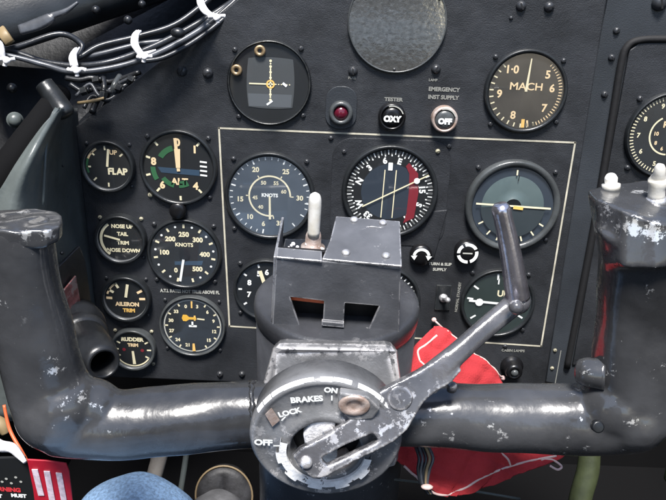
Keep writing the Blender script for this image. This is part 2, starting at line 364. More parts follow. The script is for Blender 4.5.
# altimeter
def f(b, r, h):
    for a, t in ((0,'0'), (42,'1'), (138,'4'), (222,'6'), (282,'8')): at(b, t, r*.72, a, r*.36, 'tan', bold=.035)
    for a in (318, 288, 255, 222, 178, 138, 40): b.rline(r*.84, r*.97, a, r*.06, h, 'cream')
    for k in range(4): b.line(r*.62, r*(.2-.13*k), r*.82, r*(.18-.13*k), r*.05, h, 'white')
    b.arc(r*.48, r*.62, 195, 235, h, 'green'); b.arc(r*.66, r*.8, 240, 270, h, 'green'); b.arc(r*.5, r*.66, 300, 345, h, 'green'); b.arc(r*.4,r*.6,150,180,h,'green')
    b.prism([(-r*.6,0),(r*.6,-r*.05),(r*.6,-r*.22),(-r*.5,-r*.16)], h-.0002, h-.0001, 'blue_mark')
    b.text('ALT', r*.02, -r*.42, r*.34, h, 'tan', bold=.025)
gauge('altimeter', 'round altimeter dial lettered ALT with green arcs, right of the FLAP dial', 'gauge', 179, 167, 38.5, lip=.1, face_fn=f, spale=(2,), sr=1.1,
      needles=[lambda b, r: b.rline(-r*.1, r*.86, -4, r*.09, NH, 'tan'), lambda b, r: (b.rline(0, r*.55, -1, r*.12, NH+.0003, 'tan', w2=r*.17))])
# tail trim
def f(b, r, h):
    b.arc(r*.80, r*.92, 215, 325, h, 'cream')
    for i, t in enumerate(['NOSE UP', 'TAIL', 'TRIM', 'NOSE DOWN']): b.text(t, r*.12, r*(.62-.36*i) - (r*.06 if i > 1 else 0), r*.30, h, 'cream', bold=.03)
gauge('trim_gauge', 'small dial with cream arc and the words NOSE UP TAIL TRIM NOSE DOWN', 'gauge', 122, 237.5, 25.5, h=.0085, lip=.14, face_fn=f, screws=(45,135,225,315), spale=(0,3), srad=.0018,
      needles=[lambda b, r: b.rline(-r*.0, r*.72, 285, r*.09, NH, 'cream')])
# airspeed small
def f(b, r, h):
    b.rline(0,0.001,0,.0001,h,'dial')
    for k in range(21):
        a = 195 + k*330/20
        if k % 2 == 0: b.rline(r*.80, r*.92, a, r*.06, h, 'cream')
        else: b.dot(r*.86*math.sin(R(a)), r*.86*math.cos(R(a)), r*.035, h, 'white')
    for a, t in ((207,'0'), (272,'100'), (318,'200'), (0,'250'), (42,'300'), (90,'400'), (142,'500')): at(b, t, r*.60, a, r*.25, 'cream', bold=.03)
    b.text('KNOTS', 0, r*.28, r*.2, h, 'cream', bold=.02); b.prism([(-r*.3,-r*.25),(r*.55,-r*.2),(r*.5,-r*.34),(-r*.3,-r*.36)], h-.0002, h-.0001, 'blue_mark')
gauge('airspeed_dial', 'round dial with numbers 0 to 500 and KNOTS, below the ALT dial', 'gauge', 185, 253, 37, bez='bezel', lip=.09, g='glass_mid', face_fn=f, sr=1.12,
      needles=[lambda b, r: (b.rline(r*.1, r*.88, 190, r*.07, NH, 'white'), b.disc(r*.16, NH+.0004, 'knob', 24))])
# aileron/rudder trims
def f(b, r, h):
    b.arc(r*.84, r*.93, 285, 330, h, 'tan')
    for a in (272, 300, 330, 60, 88): b.rline(r*.64, r*.92, a, r*.12, h, 'tan' if a < 300 else 'cream')
    b.text('AILERON', r*.06, -r*.28, r*.34, h, 'tan', bold=.04); b.text('TRIM', r*.12, -r*.60, r*.32, h, 'amber', bold=.04)
gauge('trim_gauge', 'small dial with amber AILERON TRIM lettering, below the NOSE UP dial', 'gauge', 127.5, 296.5, 24.5, h=.0085, lip=.15, face_fn=f, srad=.0017,
      needles=[lambda b, r: b.rline(r*.1, r*.78, 10, r*.13, NH, 'cream')])
def f(b, r, h):
    for a in (272, 245, 90, 120, 60, 300): b.rline(r*.72, r*.93, a, r*.08, h, 'cream')
    b.arc(r*.88, r*.95, 120, 250, h, 'cream')
    b.text('RUDDER', 0, r*.58, r*.36, h, 'cream', bold=.04); b.text('TRIM', r*.02, r*.26, r*.30, h, 'tan', bold=.04)
    b.dot(-r*.45, 0, r*.09, h, 'red_mark'); b.dot(r*.48, -r*.02, r*.09, h, 'red_mark')
gauge('trim_gauge', 'lowest small dial at left of the panel, lettered RUDDER TRIM with pale rim', 'gauge', 134.5, 347, 22.5, bez='bezel_grey', h=.0085, lip=.14, face_fn=f, spale=(0,1,2,3), srad=.0017,
      needles=[lambda b, r: b.rline(r*.05, r*.8, 176, r*.11, NH, 'cream', w2=r*.16)])
# radio altimeter / ring dial
def f(b, r, h):
    b.arc(r*.90, r*.94, 0, 360, h, 'legend', n=60)
    for k in range(12):
        a = 15+k*30; b.rline(r*.80, r*.92, k*30, r*.05, h, 'cream')
        if k not in (5,): at(b, str((k*3+3) % 36), r*.72, k*30+14, r*.2, 'cream', bold=.03)
    b.prism([(-r*.34,r*.28),(-r*.30,r*.40),(-r*.18,r*.40),(-r*.10,r*.32),(r*.12,r*.32),(r*.14,r*.24),(-r*.10,r*.24),(-r*.2,r*.17),(-r*.3,r*.18)], h, h+.0002, 'yellow')
    b.line(r*.08, r*.2, r*.08, r*.38, r*.06, h, 'amber'); b.line(r*.16, r*.27, r*.4, r*.25, r*.05, h, 'cream')
    b.line(0, 0, 0, r*.16, r*.06, h, 'white'); b.line(-r*.12, 0, r*.14, 0, r*.07, h, 'white')
gauge('radio_compass', 'round dial with a ring of numbers and a small yellow aircraft symbol', 'gauge', 193, 325, 33, bez='bezel_grey', lip=.08, g='glass_mid', face_fn=f, sr=1.14, srad=.0018,
      needles=[lambda b, r: b.rline(r*.62, r*.9, 178, r*.07, NH, 'amber', w2=r*.1), lambda b, r: b.rline(r*.66, r*.9, 0, r*.05, NH, 'amber')])
# crosshair indicator
def f(b, r, h):
    pr = r*.60; q = []
    for (x0,z0,x1,z1,bx,bz) in ((-1,1,1,1,0,.06),(1,1,1,-1,.08,0),(1,-1,-1,-1,0,-.06),(-1,-1,-1,1,-.08,0)):
        for k in range(8):
            t = k/8; e = 4*t*(1-t); q.append(((x0+(x1-x0)*t + bx*e)*pr*.93 + r*.03, (z0+(z1-z0)*t + bz*e)*pr))
    b.prism(q, h-.0003, h, 'display_grey')
    q2 = [(u, v) for u, v in q if v < -pr*.25] ; 
    b.prism([(-pr*.9,-pr*.45),(pr*.96,-pr*.45),(pr*.92,-pr*.98),(-pr*.86,-pr*.98)], h, h+.0001, 'dial_haze')
    for k in range(-7, 9): b.dot(r*.03, k*pr*.115, r*.022 if k % 2 else r*.034, h+.0004, 'cream')
    for k in range(-7, 8): b.dot(r*.03+k*pr*.115, -r*.02, r*.016, h+.0004, 'cream')
    b.line(-pr*.85, -r*.02, pr*.25, -r*.02, r*.035, h+.0005, 'cream'); b.line(r*.03, pr*.7, r*.03, -pr*.6, r*.03, h+.0005, 'cream')
    b.arc(r*.07, r*.11, 0, 360, h+.0006, 'amber', c=(r*.03,-r*.02), n=20)
    b.line(r*.34, r*.02, r*.44, -r*.06, r*.06, h+.0005, 'white'); b.line(-r*.06, -pr*.9, r*.08, -pr*.72, r*.05, h+.0005, 'white')
ci, rr, ri = gauge('crosshair_indicator', 'round black indicator with a dotted crosshair in a barrel-shaped window and two brass screws', 'gauge', 269.5, 83, 42, h=.004, lip=.06, face_fn=f, srad=.0022, sr=1.1, screws=(42,132,222,312))
for u, v in ((-.22,.74),(-.77,.28)):
    b = LB(); b.lathe([(rr*.13,.0012),(rr*.13,.0042),(rr*.10,.0046),(rr*.05,.0043),(rr*.05,.0030)], 'brass', 18, (rr*u, rr*v)); b.disc(rr*.05, .0031, 'black', 12, (rr*u, rr*v)); b.build('brass_screw', ci)
# machmeter
def f(b, r, h):
    for a, t in ((322,'1·0'), (50,'5'), (82,'6'), (128,'7'), (202,'8'), (262,'9')): at(b, t, r*.70, a, r*.36, 'tan', bold=.015)
    ticks(b, r*.88, r*.97, 40, 160, 24, r*.025, 'tan'); ticks(b, r*.86, r*.97, 160, 315, 14, r*.035, 'cream')
    b.rline(r*.78, r*.95, 170, r*.05, h, 'tan'); b.rline(r*.74, r*.97, 178, r*.09, h, 'amber')
    b.text('MACH', 0, r*.12, r*.34, h, 'tan', sx=1.15, bold=.0)
gauge('machmeter', 'round dial lettered MACH at the upper right of the panel', 'gauge', 525, 91, 41.5, bez='bezel', lip=.1, g='glass_warm', face_fn=f, sr=1.11, screws=(48,130,222,314),
      needles=[lambda b, r: b.rline(0, r*.86, 3, r*.07, NH, 'cream', w2=r*.03)])
# airspeed big
def f(b, r, h):
    b.arc(r*.48, r*.52, -190, 90, h, 'cream', n=48)
    for a, t in ((-28,'20'), (32,'25'), (92,'30'), (160,'35'), (192,'6'), (222,'10'), (262,'15')): at(b, t, r*.73, a, r*.21, 'cream', bold=.02)
    for a, t in ((-25,'50'), (25,'55'), (70,'60'), (262,'45'), (218,'40')): at(b, t, r*.36, a, r*.16, 'cream', bold=.01)
    ticks(b, r*.87, r*.97, 100, 160, 3, r*.03, 'white')
    for k in range(30):
        a = 190 + k*9.6; b.rline(r*(.86 if k % 5 == 0 else .90), r*.97, a, r*(.035 if k % 5 == 0 else .022), h, 'white')
    b.text('KNOTS', 0, r*.02, r*.15, h, 'white', bold=.03)
    for a in (-190, -90, -30, 30, 90): b.rline(r*.5, r*.58, a, r*.025, h, 'cream')
gauge('airspeed_indicator', 'large round dial with KNOTS and an inner white ring, upper left inside the cream border', 'gauge', 270, 195.5, 45, bez='bezel', lip=.09, g='glass_sheen', dial='dial_blue', face_fn=f, sr=1.13, screws=(45,225,315),
      needles=[lambda b, r: b.rline(0, r*.58, 179, r*.045, NH, 'cream', w2=r*.055)])
# direction indicator with flange
def rrect(w, h_, r, n=6, c=(0,0)):
    q = []
    for cx, cy, a0 in ((w-r,h_-r,0),(w-r,-h_+r,90),(-w+r,-h_+r,180),(-w+r,h_-r,270)):
        for k in range(n+1):
            a = R(a0+90*k/n); q.append((c[0]+cx+r*math.sin(a), c[1]+cy+r*math.cos(a)))
    return q
def f(b, r, h):
    ticks(b, r*.88, r*.985, 0, 355, 71, r*.022, 'white'); ticks(b, r*.84, r*.985, 0, 350, 35, r*.028, 'white')
    b.disc(r*.66, h-.0003, 'dial_blue', 48)
    for a, t in ((-12,'6'), (14,'E'), (41,'12'), (83,'15'), (112,'S'), (143,'21'), (220,'33'), (246,'W'), (288,'N'), (318,'3')): at(b, t, r*.74, a, r*.24, 'white', rot=a if t != 'N' else -60, bold=.03)
    b.prism([(r*.40,r*.70),(r*.62,r*.46),(r*.66,0),(r*.60,-r*.6),(r*.36,-r*.74),(r*.42,-r*.5),(r*.44,0),(r*.42,r*.45),(r*.33,r*.62)], h-.0002, h+.0001, 'red_mark')
    b.prism(rrect(r*.05, r*.09, r*.01, 2, (-r*.02, r*.60)), h, h+.0003, 'white')
    for u in (-.14, .12): b.line(r*u, r*.52, r*(u-.03), -r*.62, r*.022, h, 'cream')
    b.line(0, r*.95, 0, r*1.02, r*.03, h, 'white')
dt, rr, ri = gauge('direction_indicator', 'large compass dial with red sector, slanting pointer and two thin upright lines', 'gauge', 389.5, 191, 48, bez='bezel', lip=.1, face_fn=f, screws=(), h=.006,
      needles=[lambda b, r: (b.line(-r*.62, -r*.36, r*.86, r*.44, r*.03, NH+.0006, 'cream'), b.dot(r*.60, r*.30, r*.07, NH+.0009, 'white'))])
b = LB(); b.prism(rrect(rr*1.22, rr*1.14, rr*.42, 8, (0, -rr*.05)), 0, .0007, 'panel'); b.build('flange', dt, bevel=.0008)
b = LB(); b.prism([(rr*.9,-rr*.4),(rr*1.24,-rr*.35),(rr*1.05,-rr*1.45),(rr*.62,-rr*1.4)], 0, .0014, 'panel'); b.build('corner_lug', dt, bevel=.0008)
mk_screw(dt, rr*.93, rr*.88, .002, 'screw_pale', .0007); mk_screw(dt, -rr*.98, rr*.80, .002, 'screw', .0007)
# horizon
def f(b, r, h):
    b.lathe([(r*.80, h-.0006), (r*.70, h), (r*.45, h+.0012), (r*.2, h+.0016)], 'sphere_grey', 48, cap=True)
    b.arc(r*.05, r*.79, 92, 268, h+.0018, 'horizon_dark', n=30)
    for a in (0, 120, 140, 160, 200, 218, 240): b.rline(r*.80, r*.93, a, r*.035, h+.0019, 'cream')
    b.rline(r*.66, r*.80, 4, r*.02, h+.002, 'black')
hz, rr, ri = gauge('artificial_horizon', 'large grey-green horizon dial with a bright bar across it, behind the upright lever grip', 'gauge', 511.5, 205, 47, bez='bezel_grey', lip=.14, g='glass_mid', dial='dial_blue', h=.007, face_fn=f, sr=1.12, spale=(3,), screws=(48,132,315),
      needles=[lambda b, r: (b.line(-r*.92, r*.06, r*.92, r*.0, r*.045, NH+.0019, 'cream'), b.line(r*.0, r*.0, r*.24, -r*.02, r*.08, NH+.0021, 'amber'))])
# lower-left of border
def f(b, r, h):
    for k in range(10):
        a = 252 + k*36; b.rline(r*.82, r*.94, a+18, r*.06, h, 'white')
    for a, t in ((335,'5'), (0,'6'), (292,'8'), (252,'7'), (216,'6'), (36,'4')): at(b, t, r*.62, a, r*.32, 'white', bold=.03)
    b.text('0', -r*.05, -r*.02, r*.4, h, 'amber', bold=.03)
gauge('height_gauge', 'dark dial with bold white numbers, half hidden behind the left side of the bracket', 'gauge', 267, 289, 33, lip=.09, face_fn=f, sr=1.14, screws=(225,315),
      needles=[lambda b, r: b.rline(r*.05, r*.72, -18, r*.12, NH, 'cream')])
def f(b, r, h):
    ticks(b, r*.85, r*.95, 0, 350, 35, r*.04, 'white')
    for a, t in ((80,'3'), (100,'6'), (45,'1')): at(b, t, r*.72, a, r*.3, 'cream', bold=.03)
gauge('compass_dial', 'dial mostly hidden behind the right side of the bracket, only its right rim showing', 'gauge', 386, 298, 34, bez='bezel', lip=.1, face_fn=f, screws=(), needles=[lambda b, r: b.rline(r*.05, r*.72, 95, r*.09, NH, 'cream')])
# VSI
def f(b, r, h):
    for a in (-82, -55, -5, 40, 70, 235, 205, 178, 120): b.rline(r*.74, r*.92, a, r*.055, h, 'white')
    b.text('UP', r*.12, r*.30, r*.34, h, 'cream', bold=.02); b.text('1', -r*.04, r*.68, r*.3, h, 'white', bold=.02); b.text('1', -r*.02, -r*.72, r*.26, h, 'white', bold=.03)
gauge('climb_indicator', 'greenish climb dial lettered UP behind the crank of the brake lever', 'gauge', 497, 302, 37, lip=.09, g='glass_mid', dial='dial_green', face_fn=f, sr=1.12, screws=(42,135,318),
      needles=[lambda b, r: (b.rline(-r*.1, r*.86, -86, r*.07, NH, 'white'), b.dot(-r*.55, r*.02, r*.12, NH+.0003, 'white'))])
# right side panel
rp = thing('side_panel', 'dark side instrument panel with rounded black rubber seal at the right edge', 'instrument panel', O)
b = LB(); b.prism([L2(*q) for q in [(610,-6),(607.5,8),(596,60),(547,384),(562,387),(700,387),(700,-30),(612,-30)]], -.010, -.0035, 'panel_side'); b.build('panel_plate', rp, bevel=.001)
b = LB(); b.prism([L2(*q) for q in [(630,50),(640,43),(700,42),(700,360),(573,366)]], -.0035, -.001, 'panel'); b.build('inner_plate', rp, bevel=.001)
seal = cr([(x, y, 4.2) for x, y in [(720,39),(670,39),(640,40),(627,47),(621,65),(612,120),(596,215),(580,300),(567,368)]], 6)
b = MB(); b.sweep([(P(x, y, -.002), .0030, .0030) for x, y, _ in seal], 'rubber', 12); b.build('rubber_seal', rp)
for q in ((618,31),(613,58),(606,95),(661,3)): mk_screw(rp, *L2(*q), r=.0028 if q[0] < 650 else .006, h0=-.0035)
b = LB(); b.line(*L2(562,352), *L2(556,386), .0008, -.0032, 'legend_dim'); b.build('painted_line', rp, recalc=False)
for q in ((556,352),(553,370)): mk_screw(rp, *L2(*q), r=.0018, m='screw_pale', h0=-.0035)
def f(b, r, h):
    b.arc(r*.46, r*.50, 180, 330, h, 'cream', n=24)
    for a, t in ((-22,'9'), (300,'8'), (268,'7'), (236,'6'), (198,'5'), (0,'10')): at(b, t, r*.76, a, r*.2, 'cream', rot=0, bold=.02)
    ticks(b, r*.88, r*.97, 190, 360, 34, r*.025, 'cream')
    for a, t in ((275,'10'), (236,'8'), (200,'6')): at(b, t, r*.33 if t=='10' else r*.36, a, r*.16, 'tan', bold=.02)
    b.text('RPM', 0, r*.26, r*.26, h, 'tan', bold=.02)
gauge('rpm_gauge', 'large dial lettered RPM cut off by the right edge, on the side panel', 'gauge', 668, 135, 44, bez='bezel', lip=.08, g='glass_mid', face_fn=f, off=-.001, screws=(225,315), sr=1.12, srad=.0026)
# ------------------------------------------------------------------ small controls on the panel
def knob(name, label, cat, px, py, rp, parts, group=None):
    r = rad(px, py, rp); t = thing(name, label, cat, P(px, py), None, group); parts(t, r); return t
def p_(t, r):
    b = LB(); b.prism(rrect(r*1.25, r*1.7, r*1.1, 8, (0, r*.35)), 0, .0015, 'panel_side'); b.build('back_plate', t, bevel=.0005)
    b = LB(); b.lathe([(r*.95,.0015),(r*.95,.006),(r*.85,.008),(r*.62,.008),(r*.58,.0055)], 'bezel_grey', 32); b.build('bezel', t)
    b = LB(); b.lathe([(r*.6,.004),(r*.55,.006),(r*.35,.0078),(r*.1,.0085)], 'ruby', 24, cap=True); b.build('lens', t)
knob('warning_lamp', 'dark red lamp in a grey ring, left end of the small row above the border', 'lamp', 341, 112, 12.5, p_)
def push(txt, rim, face):
    def p_(t, r):
        b = LB(); b.lathe([(r,.0),(r,.008),(r*.92,.0095),(r*.80,.0095),(r*.76,.008)], rim, 36); b.build('collar', t)
        b = LB(); b.lathe([(r*.76,.007),(r*.70,.009),(r*.4,.0098),(r*.1,.010)], face, 30, cap=True); b.build('button', t)
        b = LB(); b.text(txt, 0, -r*.12, r*.72, .0103, 'white', bold=.05); b.arc(r*.78, r*.86, -20, 70, .0098, 'legend'); b.build('legend', t, recalc=False)
    return p_
knob('push_button', 'round black push button lettered OXY beneath the word TESTER', 'button', 391.5, 115.5, 13.5, push('OXY', 'knob', 'knob'), 'push buttons in the row above the border')
knob('push_button', 'round button with brownish rim beneath EMERGENCY INST SUPPLY', 'button', 443.5, 118, 13, push('OFF', 'copper_worn', 'bezel_grey'), 'push buttons in the row above the border')
def k1(t, r):
    b = LB(); b.lathe([(r,0),(r,.005),(r*.9,.007),(r*.3,.0075)], 'knob', 30, cap=True); b.build('knob_body', t)
    b = LB(); b.arc(r*.55, r*.80, -80, 80, .0082, 'white'); b.add([(-r*.95,-.0082,r*.05),(-r*.38,-.0082,r*.1),(-r*.62,-.0082,-r*.35)], [[0,1,2]], 'white'); b.add([(r*.95,-.0082,r*.05),(r*.38,-.0082,r*.1),(r*.62,-.0082,-r*.35)], [[0,1,2]], 'white'); b.build('arrow_mark', t, recalc=False)
knob('rotary_knob', 'small black knob with a white double-headed arrow, beneath the compass dial', 'knob', 420.5, 253.5, 11, k1)
def k2(t, r):
    b = LB(); b.lathe([(r,0),(r,.006),(r*.9,.008),(r*.3,.0085)], 'knob', 30, cap=True); b.build('knob_body', t)
    b = LB()
    for a0, a1 in ((-20,60),(75,160),(175,255),(270,325)): b.arc(r*.62, r*.88, a0, a1, .009, 'white')
    b.line(-r*.4, 0, r*.4, 0, r*.12, .009, 'legend'); b.build('ring_mark', t, recalc=False)
knob('rotary_knob', 'small black knob with a broken white ring, below left of the horizon dial', 'knob', 466, 250, 12, k2)
def sw(t, r):
    b = LB(); b.prism(rrect(r*.75, r*1.35, r*.1), 0, .002, 'bezel'); b.build('switch_plate', t, bevel=.0004)
    b = LB(); b.lathe([(r*.45,.002),(r*.4,.004),(r*.2,.005)], 'bare', 16, cap=True); b.build('nut', t)
    b = MB(Matrix.Identity(4)); b.sweep([(Vector((0,-.004,0)),.0016,.0016),(Vector((.001,-.012,.003)),.002,.002),(Vector((.0015,-.017,.0045)),.0026,.0026),(Vector((.0016,-.019,.005)),.0012,.0012)], 'bare', 12); b.build('toggle', t)
knob('toggle_switch', 'small toggle switch in a black plate below TURN & SLIP SUPPLY', 'switch', 443, 297, 10, sw)
def lk(t, r):
    b = LB(); b.lathe([(r*1.2,0),(r*1.2,.002),(r*.95,.003),(r*.9,.010),(r*.8,.013),(r*.5,.014),(r*.45,.0125)], 'knob', 28, cap=True); b.build('knob_body', t)
    b = LB(); b.lathe([(r*.4,.0125),(r*.35,.0145),(r*.15,.0155)], 'bezel_grey', 16, cap=True); b.build('cap', t)
knob('dimmer_knob', 'glossy black knob at the lower right corner of the panel under CABIN LAMPS', 'knob', 511.5, 366, 9.5, lk)
def ak(t, r):
    b = LB(); b.lathe([(r,0),(r*1.05,.003),(r*1.0,.007),(r*.85,.008),(r*.3,.0083)], 'knob', 28, cap=True); b.build('knob_body', t)
knob('setting_knob', 'small plain grey knob below the ALT dial', 'knob', 179, 209, 8, ak)
def hk(t, r):
    b = LB(); b.disc(r, .0008, 'black', 24, su=1.6, sv=.6); b.lathe([(r*1.0,.0002),(r*.9,.0012)], 'dark_part', 24, su=1.75, sv=.75); b.build('slot_rim', t)
knob('grommet', 'flat black oval slot grommet behind the brake lever near the red flag', 'grommet', 468, 374, 7, hk)
# mirror-like plate at the top
pt = thing('cover_disc', 'large round shiny rippled disc at the top centre of the panel', 'cover plate', P(397, 22))
r = rad(397, 22, 49.5)
b = LB(); b.lathe([(r*.965,.0032),(r*.6,.0034),(r*.2,.0035)], 'plate_glass', 64, cap=True); b.build('rippled_plate', pt)
b = LB(); b.lathe([(r*1.0,0),(r*1.0,.0035),(r*.98,.0042),(r*.962,.003)], 'bezel_grey', 64); b.build('rim', pt)
for a in (60, 180, 300): mk_screw(pt, r*.93*math.sin(R(a)), r*.93*math.cos(R(a)), .0012, 'screw', .003)
# ------------------------------------------------------------------ seat (added unseen behind the camera to give the disc something to reflect)
st = thing('reflection_seat', 'seat back added unseen behind the camera for the rippled disc to reflect', 'reflection_seat', (0, -.6, .3))
b = MB(); box(b, -.30, .30, -.70, -.62, .3, 1.16, 'dark_part'); b.build('back_shell', st, bevel=.02)
b = MB(); box(b, -.22, .34, -.62, -.52, .840, .945, 'reflection_cushion'); b.build('cushion', st, bevel=.02)
b = MB(); box(b, -.27, -.23, -.62, -.57, .80, 1.08, 'reflection_strap'); b.build('strap', st, bevel=.004)
# ------------------------------------------------------------------ control yoke
yk = thing('control_yoke', 'worn glossy black control yoke with two upright horns and a round brake hub', 'control yoke', W(328, 430, .43))
mw = 'yoke'
b = MB()
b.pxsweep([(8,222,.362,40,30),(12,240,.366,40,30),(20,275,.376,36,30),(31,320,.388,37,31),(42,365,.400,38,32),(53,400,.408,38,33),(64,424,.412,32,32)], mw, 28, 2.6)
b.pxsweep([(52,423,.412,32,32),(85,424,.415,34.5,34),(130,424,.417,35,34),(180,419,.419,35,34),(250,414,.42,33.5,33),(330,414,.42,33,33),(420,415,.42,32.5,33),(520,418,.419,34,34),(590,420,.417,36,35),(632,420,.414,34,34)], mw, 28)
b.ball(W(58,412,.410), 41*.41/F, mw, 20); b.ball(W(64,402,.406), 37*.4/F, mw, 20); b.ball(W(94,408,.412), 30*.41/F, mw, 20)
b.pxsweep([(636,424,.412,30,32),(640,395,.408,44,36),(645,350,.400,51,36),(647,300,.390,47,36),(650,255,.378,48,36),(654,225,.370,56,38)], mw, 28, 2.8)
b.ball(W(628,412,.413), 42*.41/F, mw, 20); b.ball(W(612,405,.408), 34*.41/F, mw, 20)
# flared top of the right horn
ring1 = [(586,190,.386),(606,184,.394),(640,181,.398),(700,182,.398),(722,205,.38),(702,230,.35),(655,226,.349),(622,213,.356),(596,199,.370)]
ring2 = [(599,262,.398),(612,258,.408),(640,256,.412),(680,256,.41),(700,262,.39),(690,268,.355),(655,270,.350),(620,268,.356),(603,266,.375)]
ring0 = [(x+(650-x)*.03, y-1.2, d-.002) for x, y, d in ring1]
n = len(ring1); V = [W(*q) for q in ring0+ring1+ring2]
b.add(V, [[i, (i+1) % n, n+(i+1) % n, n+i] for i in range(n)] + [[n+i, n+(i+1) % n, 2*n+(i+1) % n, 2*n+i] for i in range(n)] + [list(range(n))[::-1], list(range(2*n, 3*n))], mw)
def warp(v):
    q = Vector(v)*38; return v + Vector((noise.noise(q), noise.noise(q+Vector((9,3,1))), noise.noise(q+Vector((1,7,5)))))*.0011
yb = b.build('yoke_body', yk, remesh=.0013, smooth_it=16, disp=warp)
yb['label'] = 'scuffed glossy black tubular arms and horns'
# left horn cap
ct = [(-50,208,.382),(10,208,.382),(40,208,.382),(57,210,.380),(62,214,.374),(63,219,.366),(60,225,.357),(48,229,.351),(10,231,.348),(-50,231,.348)]
def ring(dy, dd, g): return [W(10+(x-10)*g, y+dy, d+dd) for x, y, d in ct]
def loft(b, rings, m):
    n = len(rings[0]); o = [p for r_ in rings for p in r_]
    b.add(o, [[j*n+i, j*n+(i+1) % n, (j+1)*n+(i+1) % n, (j+1)*n+i] for j in range(len(rings)-1) for i in range(n)] + [list(range(n))[::-1], list(range((len(rings)-1)*n, len(rings)*n))], m)
b = MB(); loft(b, [ring(0,0,.97), ring(1.5,.0,1), ring(15,.003,1.0), ring(18,.004,.97)], 'yoke')
cap = b.build('horn_cap', yk, remesh=.0009, smooth_it=2, disp=lambda v: warp(v) + Vector((0,0,noise.noise(v*90)*.0012)))
# weld lumps at the roots of the arms
def weld(px, pts):
    b = MB()
    for i, (x, y, d, r) in enumerate(pts): b.ball(W(x+random.uniform(-1.5,1.5), y, d), r*d/F*random.uniform(.8,1.2), 'yoke', 8)
    b.build('weld_bead', yk)
# weld seams follow the front of each tube
def bead(x, yc, rp_, d, n=26, m='yoke', rr_=(1.0,2.2), slant=0):
    b = MB(); pts = []
    for k in range(40):
        a = R(-95 + 190*k/39); y = yc - rp_*math.sin(a)*.96; dd = d - rp_*math.cos(a)*d/F*.955
        r_ = (2.3+rr_[0]*.4)*d/F*random.uniform(.8, 1.25); pts.append((W(x + slant*math.sin(a) + random.uniform(-1.1,1.1), y, dd), r_, r_))
    b.sweep(pts, m, 8); b.build('weld_bead', yk)
bead(252, 414, 33.3, .42, rr_=(.8,1.8))
# bosses and bolts
def bolt(parent, px, py, d, r, nrm=None, m='bare', h=2.0, name='bolt'):
    nrm = nrm or -CF; c = W(px, py, d); rr_ = r*d/F; b = MB()
    b.sweep([(c - nrm*.003, rr_, rr_), (c + nrm*rr_*h*.4, rr_, rr_), (c + nrm*rr_*h*.5, rr_*.75, rr_*.75)], m, 6 if m == 'bare' else 16, ref=CU); return b.build(name, parent)
bolt(yk, 452, 386, .392, 5, (CU-CF*.6).normalized(), 'lever', 1.0)
bolt(yk, 598, 427, .372, 6, -CF, 'dark_part', .5, 'plug')
b = MB(); b.pxsweep([(579,371,.405,12),(587,372,.402,15),(592,373,.400,15),(604,374,.398,17)], 'yoke', 20, sub=3); b.build('boss', yk)
b = MB(); b.pxsweep([(611,190,.386,9),(611,184,.385,9),(611,183,.385,6),(611,178,.384,6.5),(611,176,.383,5)], 'white_plastic', 16, sub=1); b.build('push_button', yk)
b = MB(); b.pxsweep([(656,203,.372,13),(656,199,.371,13),(656,197,.371,9)], 'bare', 20, sub=1); b.build('switch_base', yk)
b = MB(); b.pxsweep([(656,200,.370,8.5),(657,188,.367,8),(658,184,.366,9.5),(658,180,.366,9.5),(659,177,.364,6.5),(660,168,.361,5.5),(661,164,.360,3)], 'white_plastic', 18, sub=2); b.build('switch', yk)
# column and round flange behind the bracket
b = MB()
ax = Vector((0, -.12, 1)).normalized()
c0 = W(337, 300, .47)
rr_ = 82*.47/F
b.sweep([(c0 - ax*.26, rr_*.97, rr_*.97), (c0 - ax*.006, rr_*.985, rr_*.985)], 'flange', 64, ref=Vector((0,1,0))); b.build('column', yk)
b = MB(); b.sweep([(c0 - ax*.012, rr_*.985, rr_*.985), (c0 - ax*.009, rr_*1.0, rr_*1.0), (c0 - ax*.003, rr_*1.01, rr_*1.01), (c0 + ax*.0005, rr_*1.0, rr_*1.0), (c0 + ax*.002, rr_*.975, rr_*.975), (c0 + ax*.0025, rr_*.93, rr_*.93)], 'flange', 72, ref=Vector((0,1,0))); b.build('column_flange', yk)
# hub
HN = Vector((0, -math.cos(R(8)), -math.sin(R(8)))); HV = Vector((0, -math.sin(R(8)), math.cos(R(8)))); HU = Vector((1, 0, 0))
HC = W(325.5, 437, .390)
HM = Matrix.Translation(HC) @ Matrix((HU, -HN, HV)).transposed().to_4x4()       # local: x=u, -y=out, z=v
HM0 = yk.matrix_world.inverted() @ HM
RH = 75.5*.393/F
def HB(): return MB(HM0)
def h2(px, py):                                                                # pixel on the hub face -> local (u, v)
    r_ = ray(px, py); t = (HC-CAM).dot(HN)/r_.dot(HN); q = CAM + r_*t - HC; return (q.dot(HU), q.dot(HV))
b = HB(); b.lathe([(0.001,-.016),(RH*.97,-.016),(RH*.97,-.006),(RH,-.004),(RH,0),(RH*.965,.0025),(RH*.93,.0032),(RH*.90,.0025),(RH*.86,.0022)], 'yoke_hub', 96)
cc = h2(326, 445)
def ringp(r_, h, c, n=96): return [(c[0]+r_*math.sin(2*PI*k/n), -h, c[1]+r_*math.cos(2*PI*k/n)) for k in range(n)]
RR = [ringp(RH*.86,.0022,(0,0)), ringp(RH*.60,.0022,cc), ringp(RH*.58,.0042,cc), ringp(RH*.50,.0046,cc), ringp(RH*.47,.0036,cc), ringp(RH*.45,-.009,cc)]
b.add([p for q in RR for p in q], [[j*96+i, j*96+(i+1) % 96, (j+1)*96+(i+1) % 96, (j+1)*96+i] for j in range(5) for i in range(96)], 'yoke_hub', True)
b.build('hub_drum', yk)
